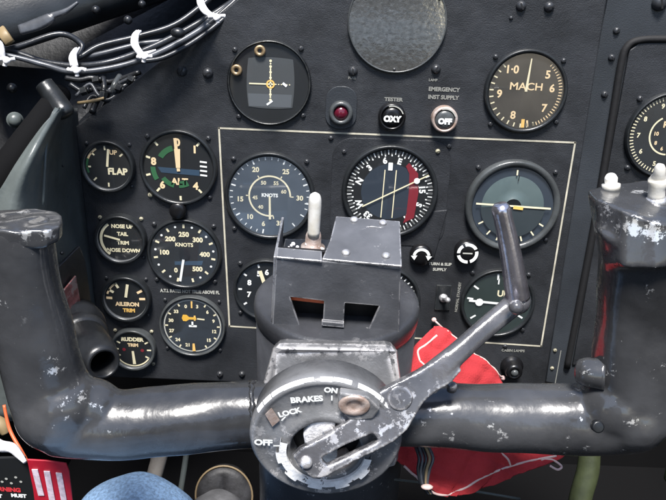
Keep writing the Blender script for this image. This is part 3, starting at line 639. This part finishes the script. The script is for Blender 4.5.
# gearbox in front of the column, above the hub
g1 = [(277,341,.418),(394,343,.418),(398,352,.415),(404,400,.410),(398,470,.420),(262,470,.420),(258,400,.410),(272,350,.415)]
b = MB(); T1 = [W(x, y, d) for x, y, d in g1]; b.slab(T1, -CF, .05, 'housing'); b.build('gear_housing', yk, bevel=.008)
# wear: raised castellated ring
b = HB()
for k in range(11):
    a0 = 98 + k*17.0; big = k % 2
    b.lathe([(RH*.515, .0030), (RH*.515, .0064), (RH*(.655 if big else .61), .0064), (RH*(.655 if big else .61), .0020)], 'ring_white', 6, cc, smooth=False, a0=a0, a1=a0+17.4)
b.build('castellated_ring', yk)
b = HB(); a0 = -64
while a0 < 54:
    w_ = random.uniform(1.5, 9); k_ = random.uniform(-.004, .006); q_ = random.uniform(.004, .022)
    b.lathe([(RH*.997,.0002),(RH*(.985-k_),.0022),(RH*(.980-k_-q_*.4),.0027),(RH*(.978-k_-q_),.0026)], 'ring_white', 5, a0=a0, a1=a0+w_); a0 += w_ + random.choice([0, 0, .8, 2.5, 5])
b.build('worn_rim', yk)
b = HB()
for t, px, py, sz, rot in (('OFF', 264, 438, .0070, 0), ('LOCK', 290, 408, .0058, -20), ('BRAKES', 307, 395, .0062, -8), ('ON', 331, 386, .0056, 5)):
    b.text(t, *h2(px, py), sz, .0037, 'white', rot, 1, .035)
b.line(*h2(274,441), *h2(282,441), .0008, .0037, 'white'); b.line(*h2(332,391), *h2(332,396), .0008, .0037, 'white'); b.line(*h2(282,416), *h2(286,412), .0008, .0037, 'white')
b.build('hub_lettering', yk, recalc=False)
b = HB(); b.prism([h2(*q) for q in ((266,410),(272,404),(280,416),(273,422))], .0030, .0038, 'copper_worn'); b.build('pointer_plate', yk)
b = HB(); b.prism([h2(*q) for q in ((340,384),(368,388),(380,400),(372,410),(350,412),(338,398))], .002, .0075, 'yoke_hub'); b.build('stop_block', yk, bevel=.001)
b = HB(); u, v = h2(354,396); b.lathe([(.0066,.007),(.0066,.0080),(.0060,.0085),(.0036,.0085),(.0032,.0078),(.001,.0078)], 'copper_worn', 24, (u, v), su=1.25, cap=True); b.build('stop_pin', yk)
# inside the hub opening
b = HB(); b.disc(RH*.46, -.0080, 'dark_part', 40, cc); b.build('hub_recess', yk, recalc=False)
def hslab(q, h0, h1, m, nm, bv=.0008):
    b = HB(); b.prism([h2(*p) for p in q], h0, h1, m); return b.build(nm, yk, bevel=bv)
hslab(((303,431),(312,418),(330,412),(336,420),(334,432),(320,444),(306,446)), -.008, .0035, 'worn_white', 'clevis_block', .0015)
hslab(((322,424),(333,420),(338,430),(328,436)), .0035, .006, 'bare', 'clevis_nut')
hslab(((312,456),(328,448),(338,454),(330,468),(318,470)), -.008, .0015, 'worn_white', 'link_plate', .0012)
hslab(((330,462),(346,456),(352,464),(338,474)), -.008, .0005, 'copper_worn', 'link_end', .0012)
hslab(((300,416),(308,407),(316,411),(306,424)), -.008, -.002, 'brass', 'brass_block', .001)
b = HB(); u, v = h2(343, 424); b.lathe([(.0052,-.008),(.0052,-.001),(.0045,0),(.0022,0),(.0020,-.002)], 'yoke_hub', 20, (u, v), cap=True); b.build('pivot_pin', yk)
# brake lever
LP = plane((300,462,.370),(440,360,.381),(420,410,.378))
outer = [(293,457),(300,449),(330,434),(352,418),(366,403),(382,390),(400,381),(420,371),(436,360),(446,352),(462,370),(452,383),(436,392),(424,402),(416,416),(408,430),(394,442),(372,453),(346,466),(324,478),(313,479),(300,468)]
hole = [(321,458),(328,466),(352,455),(380,441),(373,433),(346,445)]
b = MB(); ol = outer + [outer[0]]; hl = hole + [hole[0]]
poly = [LP(*q) for q in outer] ; hp = [LP(*q) for q in hole]
seq = [poly[0]] + poly[1:] + [poly[0]*.9999+poly[1]*.0001]
# ring split in two simple halves so that no face carries a hole
top = [LP(*q) for q in outer[:15]] + [LP(*q) for q in (hole[3], hole[4], hole[5], hole[0])]
bot = [LP(*q) for q in outer[14:]] + [LP(*outer[0])] + [LP(*q) for q in (hole[0], hole[1], hole[2], hole[3])]
b.slab(top, LP.n, .009, 'lever'); b.slab(bot, LP.n, .009, 'lever')
b.pxsweep([(425,384,.384,14,8),(440,370,.385,14,9),(455,355,.386,11,9),(480,333,.390,10.5,9),(505,312,.394,11,10),(516,302,.396,12,11)], 'lever', 20, 2.6)
b.ball(W(517,301,.394), 14*.394/F, 'lever', 18)
b.build('brake_lever', yk, remesh=.0008, smooth_it=3, disp=lambda v: v + Vector((noise.noise(v*70), noise.noise(v*70+Vector((5,5,5))), 0))*.0004)
b = MB(); q0, q1 = LP(306,462,.002), LP(306,462,-.012); b.sweep([(q1,.0032,.0032),(q0,.0032,.0032),(q0+LP.n*.0008,.0024,.0024)], 'bare', 20, ref=CU); b.build('pivot_bolt', yk)
b = MB(); q0 = LP(400,398,.0); b.sweep([(q0-LP.n*.003,.0068,.0068),(q0+LP.n*.0003,.0068,.0068),(q0+LP.n*.0007,.0060,.0060),(q0+LP.n*.0004,.0042,.0042),(q0+LP.n*.0006,.0025,.0025)], 'lever', 32, ref=CU, axis=LP.n); b.build('pivot_bolt', yk)
b = MB(); b.pxsweep([(518,298,.392,12),(515,280,.388,11.5),(510,250,.382,10.5),(504,222,.377,9.5),(501,209,.375,9.5),(500,204,.374,6.5)], 'lever_grip', 24); g_ = b.build('lever_grip', yk); g_['label'] = 'shiny worn metal grip'
b = MB(); c = W(516,307,.380); b.ball(c, 7.5*.38/F, 'lever', 20); b.build('lever_knob', yk)
# bracket on top of the column
TP = plane((284,216,.44),(399,221,.44),(277,256,.412))       # top face
FP = plane((277,257,.412),(400,268,.412),(278,330,.440))     # sloping front face
br = yk
b = MB(); b.slab([TP(*q) for q in ((336,216),(400,221),(402,266),(322,259),(330,240))], TP.n, .0016, 'bracket'); b.slab([TP(*q) for q in ((277,247),(322,251),(322,261),(276,257))], TP.n, .0016, 'bracket'); b.build('bracket_top', br, bevel=.0005)
outer = [(276,257),(401,268),(399,338),(366,335),(379,306),(345,303),(343,336),(322,334),(324,301),(290,297),(302,332),(272,328)]
b = MB(); b.slab([FP(*q) for q in outer], FP.n, .0016, 'bracket'); b.build('bracket_front', br, bevel=.0004)
def side(x0, pts, nm):
    b = MB(); q = [W(*p) for p in pts]; nrm = (q[1]-q[0]).cross(q[2]-q[0]).normalized(); b.slab(q, nrm, .0015, 'bracket'); b.build(nm, br, bevel=.0004)
side(0, [(276,257,.4125),(273,328,.441),(279,322,.475),(284,217,.447)], 'bracket_side'); side(0, [(401,268,.4125),(399,338,.443),(399,325,.475),(400,222,.442)], 'bracket_side')
b = MB(); b.slab([FP(*q, -.014) for q in ((281,262),(397,270),(394,337),(279,328))], FP.n, .003, 'black'); b.build('inner_plate', br)  # black sheet standing in for the shade inside the bracket openings
b = MB(); b.slab([FP(*q, .0008) for q in ((326,323),(340,324.5),(340,335),(326,334))], FP.n, .0006, 'black'); b.slab([FP(*q, .0025) for q in ((322,319),(344,321),(344,325),(322,323))], FP.n, .0025, 'bracket'); b.build('latch', br)
# pieces around the bracket
b = MB(); b.slab([FP(*q) for q in ((322,333),(344,336),(344,341),(321,338))], (FP.n+Vector((0,0,1))).normalized(), .004, 'bracket'); b.slab([FP(*q, -.008) for q in ((326,303),(341,304),(341,330),(326,329))], FP.n, .004, 'dark_part'); b.build('centre_post', br, bevel=.0004)
b = MB(); b.slab([W(*q) for q in ((291,296,.430),(326,300,.430),(326,304,.432),(291,300,.432))], -CF, .012, 'orange'); b.build('orange_insert', br, bevel=.0004)
b = MB(); b.slab([TP(*q, -.016) for q in ((285,219),(336,220),(330,258),(278,254))], TP.n, .002, 'dark_part'); b.build('switch_tray', br)
for q in ((346,253),(386,256)):
    c = TP(*q); b = MB(); b.sweep([(c, .0026, .0026), (c+TP.n*.001, .0024, .0024), (c+TP.n*.0016, .0012, .0012)], 'bare', 16, ref=Vector((0,1,0))); b.build('rivet', br)
for q in ((354,220),(383,223)):
    c = TP(*q); b = MB(); b.sweep([(c, .0026, .0026), (c+TP.n*.001, .0024, .0024), (c+TP.n*.0016, .0012, .0012)], 'bare', 16, ref=Vector((0,1,0))); b.build('rivet', br)
b = MB(); b.pxsweep([(362,229,.4355,1),(370,227,.4350,1.6),(382,228,.4350,1.2)], 'bracket', 8); b.build('dent_ridge', br)
for q in ((283,329),(383,334)): bolt(yk, q[0], q[1], .437, 5.5, ax, 'copper_worn', .5)
# white toggle
b = MB(); b.pxsweep([(312,258,.440,13),(313,246,.437,12),(313,244,.436,8),(313.5,236,.434,8),(314,232,.432,6.5)], 'copper_worn', 20, sub=1); b.build('switch_base', yk)
b = MB(); b.pxsweep([(313.5,236,.432,6.2),(314,225,.429,6.2),(315,205,.424,6.6),(315,198,.422,6.2),(315,194,.421,4.4),(315,192.5,.421,1.5)], 'white_plastic', 20, sub=2); b.build('toggle', yk)
b = MB()
for k in range(26):
    x = random.uniform(286, 325); y = random.uniform(244, 257); b.ball(W(x, y, .434), random.uniform(1,2.6)*.43/F, 'worn_white', 8)
b.build('connector_block', yk)
# ------------------------------------------------------------------ red flag, cord
FPl = plane((430,330,.50),(500,380,.50),(440,490,.462))
rows = [(327,434,440),(333,427,449),(348,413,466),(360,411,482),(376,409,499),(390,408,505),(410,402,520),(430,394,540),(448,388,556),(456,392,565),(464,402,548),(474,414,520),(482,424,500),(490,434,478),(496,441,460)]
b = MB(); vs = []; fs = []; NC = 40
fr = cr([tuple(map(float, r_)) for r_ in rows], 6)
def fp(x, y, off=0):
    w = noise.noise(Vector((x*.03, y*.03, 2)))*.004 + abs(noise.noise(Vector((x*.045+y*.03, y*.02, 5))))*.005 - abs(noise.noise(Vector((x*.03-y*.07, 1, 7))))*.005; return FPl(x, y, w+off)
for y, x0, x1 in fr:
    for k in range(NC+1): vs.append(fp(x0+(x1-x0)*k/NC, y))
for i in range(len(fr)-1):
    for k in range(NC): a = i*(NC+1)+k; fs.append([a, a+1, a+NC+2, a+NC+1])
b.add(vs, fs, 'red_cloth', True)
fl = thing('warning_flag', 'red cloth flag with pale piping tucked behind the right arm of the yoke', 'flag', FPl(450, 400))
o = b.build('cloth', fl); so = o.modifiers.new('solid', 'SOLIDIFY'); so.thickness = .0015
def piping(pts, nm='piping', r=.0008, m='piping'):
    b = MB(); q = cr([(float(x), float(y)) for x, y in pts], 6); b.sweep([(fp(x, y, .0012), r, r) for x, y in q], m, 8); b.build(nm, fl)
piping([(418,362),(416,352),(424,346),(436,336)]); piping([(418,362),(426,369),(424,378)])
piping([(404,466),(416,478),(430,491),(445,495),(462,489),(480,478),(505,468),(530,461),(556,456)])
piping([(497,450),(505,458),(511,466)]); piping([(441,328),(462,344),(482,360),(500,376)], r=.0005)
lp = [(540,460),(552,460),(560,466),(556,470),(548,466)]
piping(lp, 'loop')
co = thing('cord', 'thin pink and white cord stretched from the flag to the lower right knob', 'cord', P(434, 320))
b = MB(); b.sweep([(P(*p_, .006)+Vector((0,0,-.002*math.sin(PI*i/12))), .0009, .0009) for i, p_ in enumerate([(434+(503-434)*k/12, 320+(378-320)*k/12) for k in range(13)])], 'cord', 8); b.build('cord_line', co)
for q in ((434,320),(503,378)): b = MB(); b.ball(P(*q, .005), .0024, 'cord', 10); b.build('knot', co)
# ------------------------------------------------------------------ red tag and warning label, lower left
tg = thing('streamer_tag', 'bright red tag with three pale vertical bars hanging under the left elbow', 'tag', W(48, 480, .44))
TGp = plane((25,462,.44),(68,464,.44),(40,520,.47))
b = MB(); b.slab([TGp(*q) for q in ((27,460),(46,461),(66,464),(69,472),(76,530),(38,530),(33,490))], TGp.n, .0012, 'red_tag'); b.build('tag_body', tg, bevel=.0004)
for x in (0, 1, 2):
    q0 = [(32+12*x, 469+1.6*x), (38+12*x, 469+1.8*x), (45.5+11*x, 500), (39+11.5*x, 500)]
    if x: q0 = q0[:2] + [(47+11.5*x, 516), (40.5+12*x, 516)]
    else: q0 = q0[:2] + [(44.5, 495), (38.5, 495)]
    b = MB(); b.slab([TGp(*q, .0006) for q in q0], TGp.n, .0004, 'tag_white'); b.build('bar', tg)
wl = thing('warning_placard', 'black placard with red WARNING and white MUST lettering in the bottom left corner', 'placard', W(10, 485, .46))
WPm = plane((0,460,.46),(30,460,.46),(0,510,.48))
b = MB(); b.slab([WPm(*q) for q in ((-45,460),(24,458),(32,470),(40,540),(-45,540))], WPm.n, .002, 'dial'); b.build('plate', wl)
Mx = Matrix.Translation(WPm(0, 490, .0005)) @ Matrix((CR, -WPm.n, (CU - WPm.n*CU.dot(WPm.n)).normalized())).transposed().to_4x4()
b = MB(wl.matrix_world.inverted() @ Mx); s_ = .46/F
b.text('WARNING', 4*s_, 1.5*s_, 9.5*s_, 0, 'red_text', 5, .95, .05); b.text('MUST', 18*s_, -7.5*s_, 8*s_, 0, 'white', 5, .95, .05); b.text('SEAT', -6*s_, -7.5*s_, 8*s_, 0, 'white', 5, .95, .05)
for x, y in ((2,20),(5,12),(10,16),(-4,14),(14,10),(24,12),(20,18)): b.dot(x*s_, y*s_, 1.5*s_, 0, 'legend')
b.build('lettering', wl, recalc=False)
tb = MB(); tb.pxsweep([(-12,440,.47,7),(0,446,.465,6),(12,448,.46,5),(20,456,.458,3.5),(25,462,.455,2)], 'worn_white', 10); tag(tb.build('tied_strap'), 'crumpled white strap end above the red tag in the lower left corner', 'strap')
tb = MB(); tb.pxsweep([(-20,420,.50,9),(0,425,.50,8),(6,434,.50,4)], 'wire_tan', 10); tag(tb.build('canvas_strap'), 'tan canvas strap peeping out left of the yoke elbow', 'strap')
tb = MB(); tb.pxsweep([(4,405,.47,1.6),(10,430,.47,1.8),(22,452,.465,1.8),(28,462,.46,1.2)], 'orange', 8); tag(tb.build('orange_cord'), 'thin orange cord beside the left yoke elbow', 'cord')
# ------------------------------------------------------------------ left frame
fr_ = thing('window_frame', 'smooth grey-green metal frame between the left horn and the panel edge', 'cockpit frame', P(75, 250))
grid = [ # y, then x/depth across: seven columns from far left to the panel edge
 (108,[(57,.52),(58,.522),(60,.525),(62,.535),(65,.56),(70,.60),(76,.64)]),
 (150,[(27,.50),(30,.498),(36,.497),(45,.52),(50,.55),(66,.60),(79,.645)]),
 (200,[(-6,.50),(2,.50),(18,.50),(42,.53),(48,.56),(66,.61),(86,.65)]),
 (260,[(-40,.52),(-16,.51),(16,.51),(42,.54),(50,.57),(70,.62),(91,.66)]),
 (330,[(-40,.54),(-16,.53),(16,.53),(42,.55),(54,.58),(78,.64),(98,.675)]),
 (420,[(-40,.57),(-16,.56),(16,.56),(42,.58),(60,.61),(84,.66),(106,.69)])]
ys = [g[0] for g in grid]; gr = cr([tuple([float(g[0])] + [c for q in g[1] for c in q]) for g in grid], 6)
b = MB(); vs = []; fs = []
allr = []
for g in gr:
    row = cr([(g[1+2*k], g[2+2*k]) for k in range(7)], 5); allr.append([W(x, g[0], d) for x, d in row])
nc = len(allr[0])
for row in allr: vs += row
for i in range(len(allr)-1):
    for k in range(nc-1): a = i*nc+k; fs.append([a, a+1, a+nc+1, a+nc])
b.add(vs, fs, 'frame_grey', True); o = b.build('frame_skin', fr_); so = o.modifiers.new('solid', 'SOLIDIFY'); so.thickness = .003; so.offset = 0
b = MB(); b.pxsweep([(47,135,.515,1.3),(45,165,.515,1.4),(43,205,.522,1.4)], 'frame_grey', 8); b.build('seam_bead', fr_)
RP = plane((60,250,.565),(88,245,.60),(72,330,.60))
b = MB(); b.slab([RP(*q) for q in ((58,268),(80,246),(86,262),(95,330),(64,336))], RP.n, .003, 'dark_part'); b.build('recess_plate', fr_, bevel=.0008)
b = MB(); b.slab([RP(*q, .003) for q in ((59,292),(73,275),(78,303),(65,320))], RP.n, .0015, 'placard_red'); b.build('red_placard', fr_, bevel=.0004)
for q, r_ in (((63,166),1.4),((29,132),2),((37,150),1.6),((62,253),2.2),((34,192),2)):
    b = MB(); c = W(q[0], q[1], .52 if q[0] < 50 else .565); b.ball(c, r_*.55/F, 'dark_part' if q[0] > 60 else 'frame_grey', 10); b.build('rivet', fr_)
# air nozzle at lower left
nz = thing('air_nozzle', 'black ribbed air nozzle sticking out between left horn and the lowest small dial', 'air vent', W(85, 345, .56))
A_ = W(76, 331, .60); B_ = W(104, 364, .535); D_ = (B_-A_); 
def nzp(t, r_): return (A_ + D_*t, r_*.54/F, r_*.54/F)
b = MB(); b.sweep([nzp(-.2,34), nzp(.0,34), nzp(.06,32), nzp(.10,26), nzp(.16,26), nzp(.2,28), nzp(.28,28), nzp(.34,25)], 'dark_part', 40, ref=CU, axis=D_.normalized()); b.build('collar', nz)
b = MB(); b.sweep([nzp(.3,24), nzp(.7,22), nzp(.92,18.5), nzp(1.0,15.5), nzp(.99,13), nzp(.75,11.5), nzp(.4,11)], 'dark_part', 40, ref=CU, axis=D_.normalized()); b.sweep([nzp(.5,12), nzp(.52,12)], 'black', 24, ref=CU, axis=D_.normalized()); b.build('spout', nz)
b = MB(); b.ball(W(101,345,.55), 4*.54/F, 'screw_pale', 10); b.build('rivet', nz)
# ------------------------------------------------------------------ upper left: cable loom and clutter
lm = thing('cable_loom', 'bundle of black electrical cables tied with white lacing across the upper left corner', 'cable bundle', W(120, 55, .56))
for i, pts in enumerate([
    [(-30,38,.55,3),(20,54,.55,3.2),(45,62,.55,3.2),(75,66,.55,3.4),(110,62,.55,3.4),(150,48,.56,3.4),(190,28,.57,3.4),(235,0,.58,3.2),(270,-30,.58,3)],
    [(-30,52,.54,2.6),(10,56,.54,2.6),(45,65,.545,2.8),(75,72,.545,3),(120,66,.55,3),(160,52,.56,3),(200,30,.57,3),(240,2,.58,3)],
    [(-30,60,.55,3),(20,46,.55,3),(60,34,.555,3),(82,45,.56,3),(78,58,.555,3),(100,46,.56,3.2),(140,36,.565,3.2),(180,22,.57,3.2),(225,-14,.58,3)],
    [(70,60,.56,2.6),(100,54,.56,2.8),(140,44,.565,2.8),(175,38,.57,2.8),(215,16,.575,3),(255,-16,.58,3)],
    [(80,72,.56,2.4),(110,70,.555,2.6),(135,62,.555,2.6),(165,57,.56,2.6),(205,34,.57,2.6),(250,-4,.58,2.6)],
    [(150,60,.56,2),(190,38,.57,2.4),(225,10,.573,2.6),(262,-24,.58,2.6)]]):
    b = MB(); b.pxsweep(pts, ('wire', 'wire_light', 'wire', 'wire_light', 'wire', 'wire')[i], 12, sub=8); b.build('cable', lm)
def tie(pts, knot):
    for w_ in range(3):
        o_ = (w_-1)*2.2; b = MB(); b.pxsweep([(x+o_+random.uniform(-.6,.6), y+random.uniform(-.5,.5), d, r_*.62) for x, y, d, r_ in pts], 'tie', 10, sub=6); b.build('lacing', lm)
    x, y, d, w = knot; b = MB(); b.ball(W(x-1, y-1, d), 3.6*d/F, 'tie', 12, (1.4,.8,.8))
    b.pxsweep([(x-w*.3,y-3,d,1.6),(x,y+2,d-.002,2.2),(x+w*.5,y-1,d-.001,1.8)], 'tie', 8)
    b.build('knot', lm)
    for e in ((x+w, y+random.uniform(-3,1)), (x-w*.8, y+random.uniform(-1,3)), (x+random.uniform(-3,2), y+6)):
        b = MB(); b.pxsweep([(x, y, d, 1.9), ((x+e[0])/2, (y+e[1])/2+random.uniform(-1.5,1), d-.001, 1.8), (e[0], e[1], d, 2.3)], 'tie', 8); b.build('lacing_tail', lm)
tie([(-8,40,.535,3),(-2,44,.532,4.5),(0,52,.53,5),(2,58,.531,3)], (6,60,.53,9))
tie([(77,48,.55,1.6),(74,53,.540,2.6),(73,59,.536,3),(74,66,.534,3)], (76,70,.533,10))
tie([(139,31,.556,2),(135,36,.546,2.8),(135,44,.543,2.8),(139,51,.541,3),(142,55,.541,3)], (144,56,.54,8))
tie([(200,-4,.56,2.8),(201,4,.553,3),(206,12,.549,3.2),(214,17,.548,3)], (216,17,.546,9))
b = MB(); b.pxsweep([(143,54,.541,2),(150,52,.541,1.6),(156,50,.541,1)], 'tie', 8); b.build('lacing_tail', lm)
b = MB(); b.ball(W(178,33,.552), 6*.55/F, 'dark_part', 12, (1.3,1,.9)); b.build('clip', lm)
b = MB(); b.pxsweep([(0,29,.54,5,3),(10,43,.54,5,3)], 'wire_tan', 12, 5, sub=1); tag(b.build('cable_label'), 'small tan label on the cables at the far upper left', 'label')
hb = MB(); hb.pxsweep([(20,30,.53,5,3),(38,24,.53,6,3),(50,18,.53,5,3),(54,15,.53,3,2),(66,11,.53,2.4),(78,2,.53,1.2)], 'wire_light', 12, 3.5); tag(hb.build('catch_lever'), 'grey metal catch lever lying above the cable bundle at the upper left', 'lever')
# canopy rail and dark fittings behind the loom
b = MB(); b.pxsweep([(-60,10,.60,60,25),(40,-12,.62,50,25),(150,-45,.66,45,25),(260,-80,.70,40,25)], 'bezel', 24, 3); tag(b.build('canopy_rail'), 'dark canopy rail running across the top left corner behind the cables', 'rail')
b = MB(); b.pxsweep([(44,84,.55,9),(52,95,.55,10),(61,108,.545,10.5),(65,113,.544,10),(67,116,.544,7)], 'bezel', 24); tag(b.build('actuator'), 'black cylindrical actuator below the cable bundle, above the grey frame', 'actuator')
b = MB(); b.pxsweep([(-30,222,.51,17),(-8,190,.515,17),(16,156,.52,15),(40,122,.535,13),(60,94,.57,11)], 'void', 16); tag(b.build('frame_rail'), 'thick dark rail rising behind the grey frame at the left edge', 'rail')
dome = []
for i, (x, y, r_, lb) in enumerate([(15,120,6.5,'rounded grey bolt head at the left edge, beside the dark rail'), (12,88,4,'small dark bolt head above the rounded grey bolt'), (96,10,3.5,'bolt head on the canopy rail right of the catch lever'), (128,20,3.5,'bolt head on the dark skin above the second white lacing'), (142,4,3,'topmost bolt head on the dark skin near the upper edge')]):
    b = MB(); c = W(x, y, .56); rr_ = r_*.56/F
    dr = ray(x, y).normalized(); b.sweep([(c + dr*.012, rr_*1.25, rr_*1.25), (c + dr*.003, rr_*1.25, rr_*1.25), (c + dr*.0028, rr_, rr_), (c, rr_, rr_), (c - dr*rr_*.4, rr_*.75, rr_*.75), (c - dr*rr_*.55, rr_*.3, rr_*.3)], 'frame_grey' if i == 0 else 'dark_part', 20, ref=CU); tag(b.build('bolt_head'), lb, 'bolt')
b = MB(); b.slab([W(*q) for q in ((-60,60,.68),(60,70,.68),(110,90,.68),(80,150,.68),(-60,260,.66))], -CF, .01, 'dark_part'); b.slab([W(*q) for q in ((-60,-60,.72),(320,-80,.72),(240,10,.70),(80,120,.70),(-60,120,.70))], -CF, .01, 'dark_part'); tag(b.build('inner_skin'), 'dark cockpit skin behind the cables at the upper left', 'cockpit skin')
cl = MB()
for pts, r_, m_ in [([(70,84),(84,92),(96,88),(112,92),(128,84)],2.6,'wire'), ([(76,96),(90,84),(100,96),(114,86),(130,78)],1.8,'wire_light'), ([(84,108),(92,96),(108,100),(122,90),(136,76)],2.2,'wire'),
                    ([(66,78),(80,80),(92,78),(110,82),(140,72)],2.8,'dark_part'), ([(92,112),(97,100),(104,90),(103,78)],3.2,'dark_part'), ([(112,98),(114,86),(120,76)],3,'bezel_grey')]:
    cl.pxsweep([(x, y, .60+random.uniform(-.006,.004), r_) for x, y in pts], m_, 10, sub=6)
for x, y, r_, a in ((84,91,4.4,.3),(103,95,4.2,1.4),(119,88,4.4,-.4),(96,80,3.6,.2),(131,79,3.4,-.5)):
    dx, dy = math.cos(a)*3, -math.sin(a)*3
    cl.pxsweep([(x-dx, y-dy, .595, r_), (x+dx, y+dy, .595, r_)], 'bezel', 6, sub=1, smooth=False)
    cl.pxsweep([(x+dx, y+dy, .595, r_*.7), (x+dx*2, y+dy*2, .595, r_*.7)], 'dark_part', 12, sub=1)
tag(cl.build('pipe_fittings'), 'jumble of small dark pipe fittings just under the cable bundle', 'pipe fittings')
b = MB(); b.pxsweep([(78,103,.585,1.6),(92,101,.582,1.8),(104,98,.582,1.4)], 'wire_tan', 8); tag(b.build('tan_wire'), 'short tan wire under the cable bundle near the panel corner', 'wire')
# ------------------------------------------------------------------ footwell
b = MB(); b.pxsweep([(166,430,.80,9),(158,462,.80,8),(148,500,.80,8),(140,540,.80,8)], 'beige_rod', 16); tag(b.build('control_rod'), 'thick beige rod in the footwell just right of the blue jeans', 'rod')
b = MB(); b.pxsweep([(190,430,.82,3),(184,470,.82,3),(176,520,.82,3)], 'frame_grey', 12); tag(b.build('control_rod'), 'thin grey rod in the footwell beside the thick beige rod', 'rod')
pd = thing('rudder_pedal', 'round dark pedal with thin tan rim in the footwell under the left arm', 'pedal', W(225, 492, .78))
b = MB(); c = W(224, 496, .78); 
nP = Vector((0,-1,.25)).normalized(); b.sweep([(c - nP*.012, .030, .032), (c, .030, .032), (c + nP*.003, .024, .026), (c + nP*.001, .020, .022)], 'pedal_pad', 40, ref=CU); b.build('pedal_pad', pd)
b = MB(); pts = []
for k in range(41):
    a = 2*PI*k/40; pts.append((c + CR*math.sin(a)*.031 + (CU - nP*CU.dot(nP)).normalized()*math.cos(a)*.034, .0011, .0011))
b.sweep(pts, 'pedal_rim', 8, caps=False); b.build('rim', pd)
b = MB(); b.pxsweep([(590,440,.62,10),(588,470,.62,11),(580,500,.62,11),(574,540,.62,11)], 'hose_green', 18); tag(b.build('hose'), 'olive green hose hanging in the footwell under the right elbow', 'hose')
b = MB(); b.pxsweep([(720,330,.52,14),(700,400,.52,14),(690,440,.52,16),(672,480,.54,8)], 'hose_green', 18); tag(b.build('hose'), 'olive green hose at the right edge beside the right elbow', 'hose')
wr = thing('wire_bunch', 'small bunch of grey and tan wires hanging below the hub beside the red flag', 'wires', W(425, 470, .45))
for i in range(5):
    b = MB(); o_ = i*3.2; b.pxsweep([(415+o_,445,.45,1.6),(419+o_*1.1,458,.447,1.6),(418+o_*.9,470,.446,1.6),(421+o_*.5,484,.447,1.5),(428+o_*.3,494,.45,1.4)], ['wire','wire_light','wire','wire_tan','wire_light'][i], 8); b.build('wire', wr)
b = MB(); b.ball(W(427,487,.445), 4.5*.45/F, 'piping', 10, (1.4,.8,.6)); b.build('lacing', wr)
b = MB(); b.pxsweep([(380,478,.50,1.3),(430,484,.52,1.3),(520,499,.55,1.3)], 'frame_grey', 8); tag(b.build('thin_rod'), 'thin straight grey rod behind the wires below the hub', 'rod')
# ------------------------------------------------------------------ person: the knee in blue jeans
ps = thing('person', 'seated person in faded blue jeans, only one bent knee showing at the bottom edge', 'person', W(140, 560, .60))
b = MB(); b.sweep([(Vector(p_), r1, r1) for p_, r1 in [(W(60,820,.30), .085), (W(95,660,.40), .078), (W(122,640,.50), .064), (W(134,572,.56), .050), (W(146,570,.60), .042)]] , 'denim', 28)
kp = [W(137,545,.575), W(165,590,.66), W(195,590,.76), W(215,600,.84)]
b.sweep([(kp[0], .042, .044), (kp[1], .050, .050), (kp[2], .044, .044), (kp[3], .040, .040)], 'denim', 28)
b.ball(W(136,532,.575), .047, 'denim', 24, (1.12,1,.98))
b.build('jeans', ps, remesh=.004, smooth_it=4, disp=lambda v: v + Vector((noise.noise(v*22), noise.noise(v*22+Vector((4,4,4))), noise.noise(v*26+Vector((8,1,2)))))*.004)
b = MB(); b.sweep([(W(217,600,.80), .032, .03), (W(217,560,.78), .034, .036), (W(217,528,.765), .033, .034), (W(217,505,.76), .027, .028), (W(217,497,.758), .014, .016)], 'shoe', 24); b.build('shoe', ps)
# ------------------------------------------------------------------ pieces of parts go one level deeper
def kids(t, nm): return [o for o in t.children if o.name.split('.')[0] == nm]
def under(t, part, names):
    p = kids(t, part)[0]
    for nm in names:
        for o in kids(t, nm):
            o.parent = p; o.location = o.location - p.location
under(yk, 'hub_drum', ['hub_lettering', 'castellated_ring', 'worn_rim', 'hub_recess', 'pointer_plate'])
under(yk, 'stop_block', ['stop_pin']); under(yk, 'brake_lever', ['lever_grip', 'lever_knob', 'pivot_bolt'])
under(yk, 'bracket_top', ['rivet', 'dent_ridge']); under(yk, 'bracket_front', ['orange_insert', 'centre_post']); under(yk, 'column', ['column_flange'])
for t in [o for o in COL.objects if o.type == 'EMPTY' and o.parent is None]:
    if kids(t, 'dial_face') and kids(t, 'markings'): under(t, 'dial_face', ['markings'])
    if kids(t, 'button') and kids(t, 'legend'): under(t, 'button', ['legend'])
# ------------------------------------------------------------------ light
w = bpy.data.worlds.new('World'); S.world = w; w.use_nodes = True; nt = w.node_tree
sky = nt.nodes.new('ShaderNodeTexSky'); sky.sky_type = 'NISHITA'; sky.sun_disc = False
SE, SR = R(61), R(187)
sky.sun_elevation = SE; sky.sun_rotation = SR
bg = nt.nodes['Background']; bg.inputs['Strength'].default_value = .075; nt.links.new(sky.outputs[0], bg.inputs[0])
sd = bpy.data.lights.new('sun', 'SUN'); sd.energy = 3.0; sd.angle = R(16); sd.color = (1, .97, .93)
so = bpy.data.objects.new('sun', sd); COL.objects.link(so)
dv = Vector((math.sin(SR)*math.cos(SE), math.cos(SR)*math.cos(SE), math.sin(SE)))
so.rotation_euler = dv.to_track_quat('Z', 'Y').to_euler(); so.location = (0, 0, 3)
S.render.engine = 'CYCLES'
S.view_settings.view_transform = 'Standard'; S.view_settings.look = 'None'; S.view_settings.gamma = 1; S.view_settings.exposure = 1.5
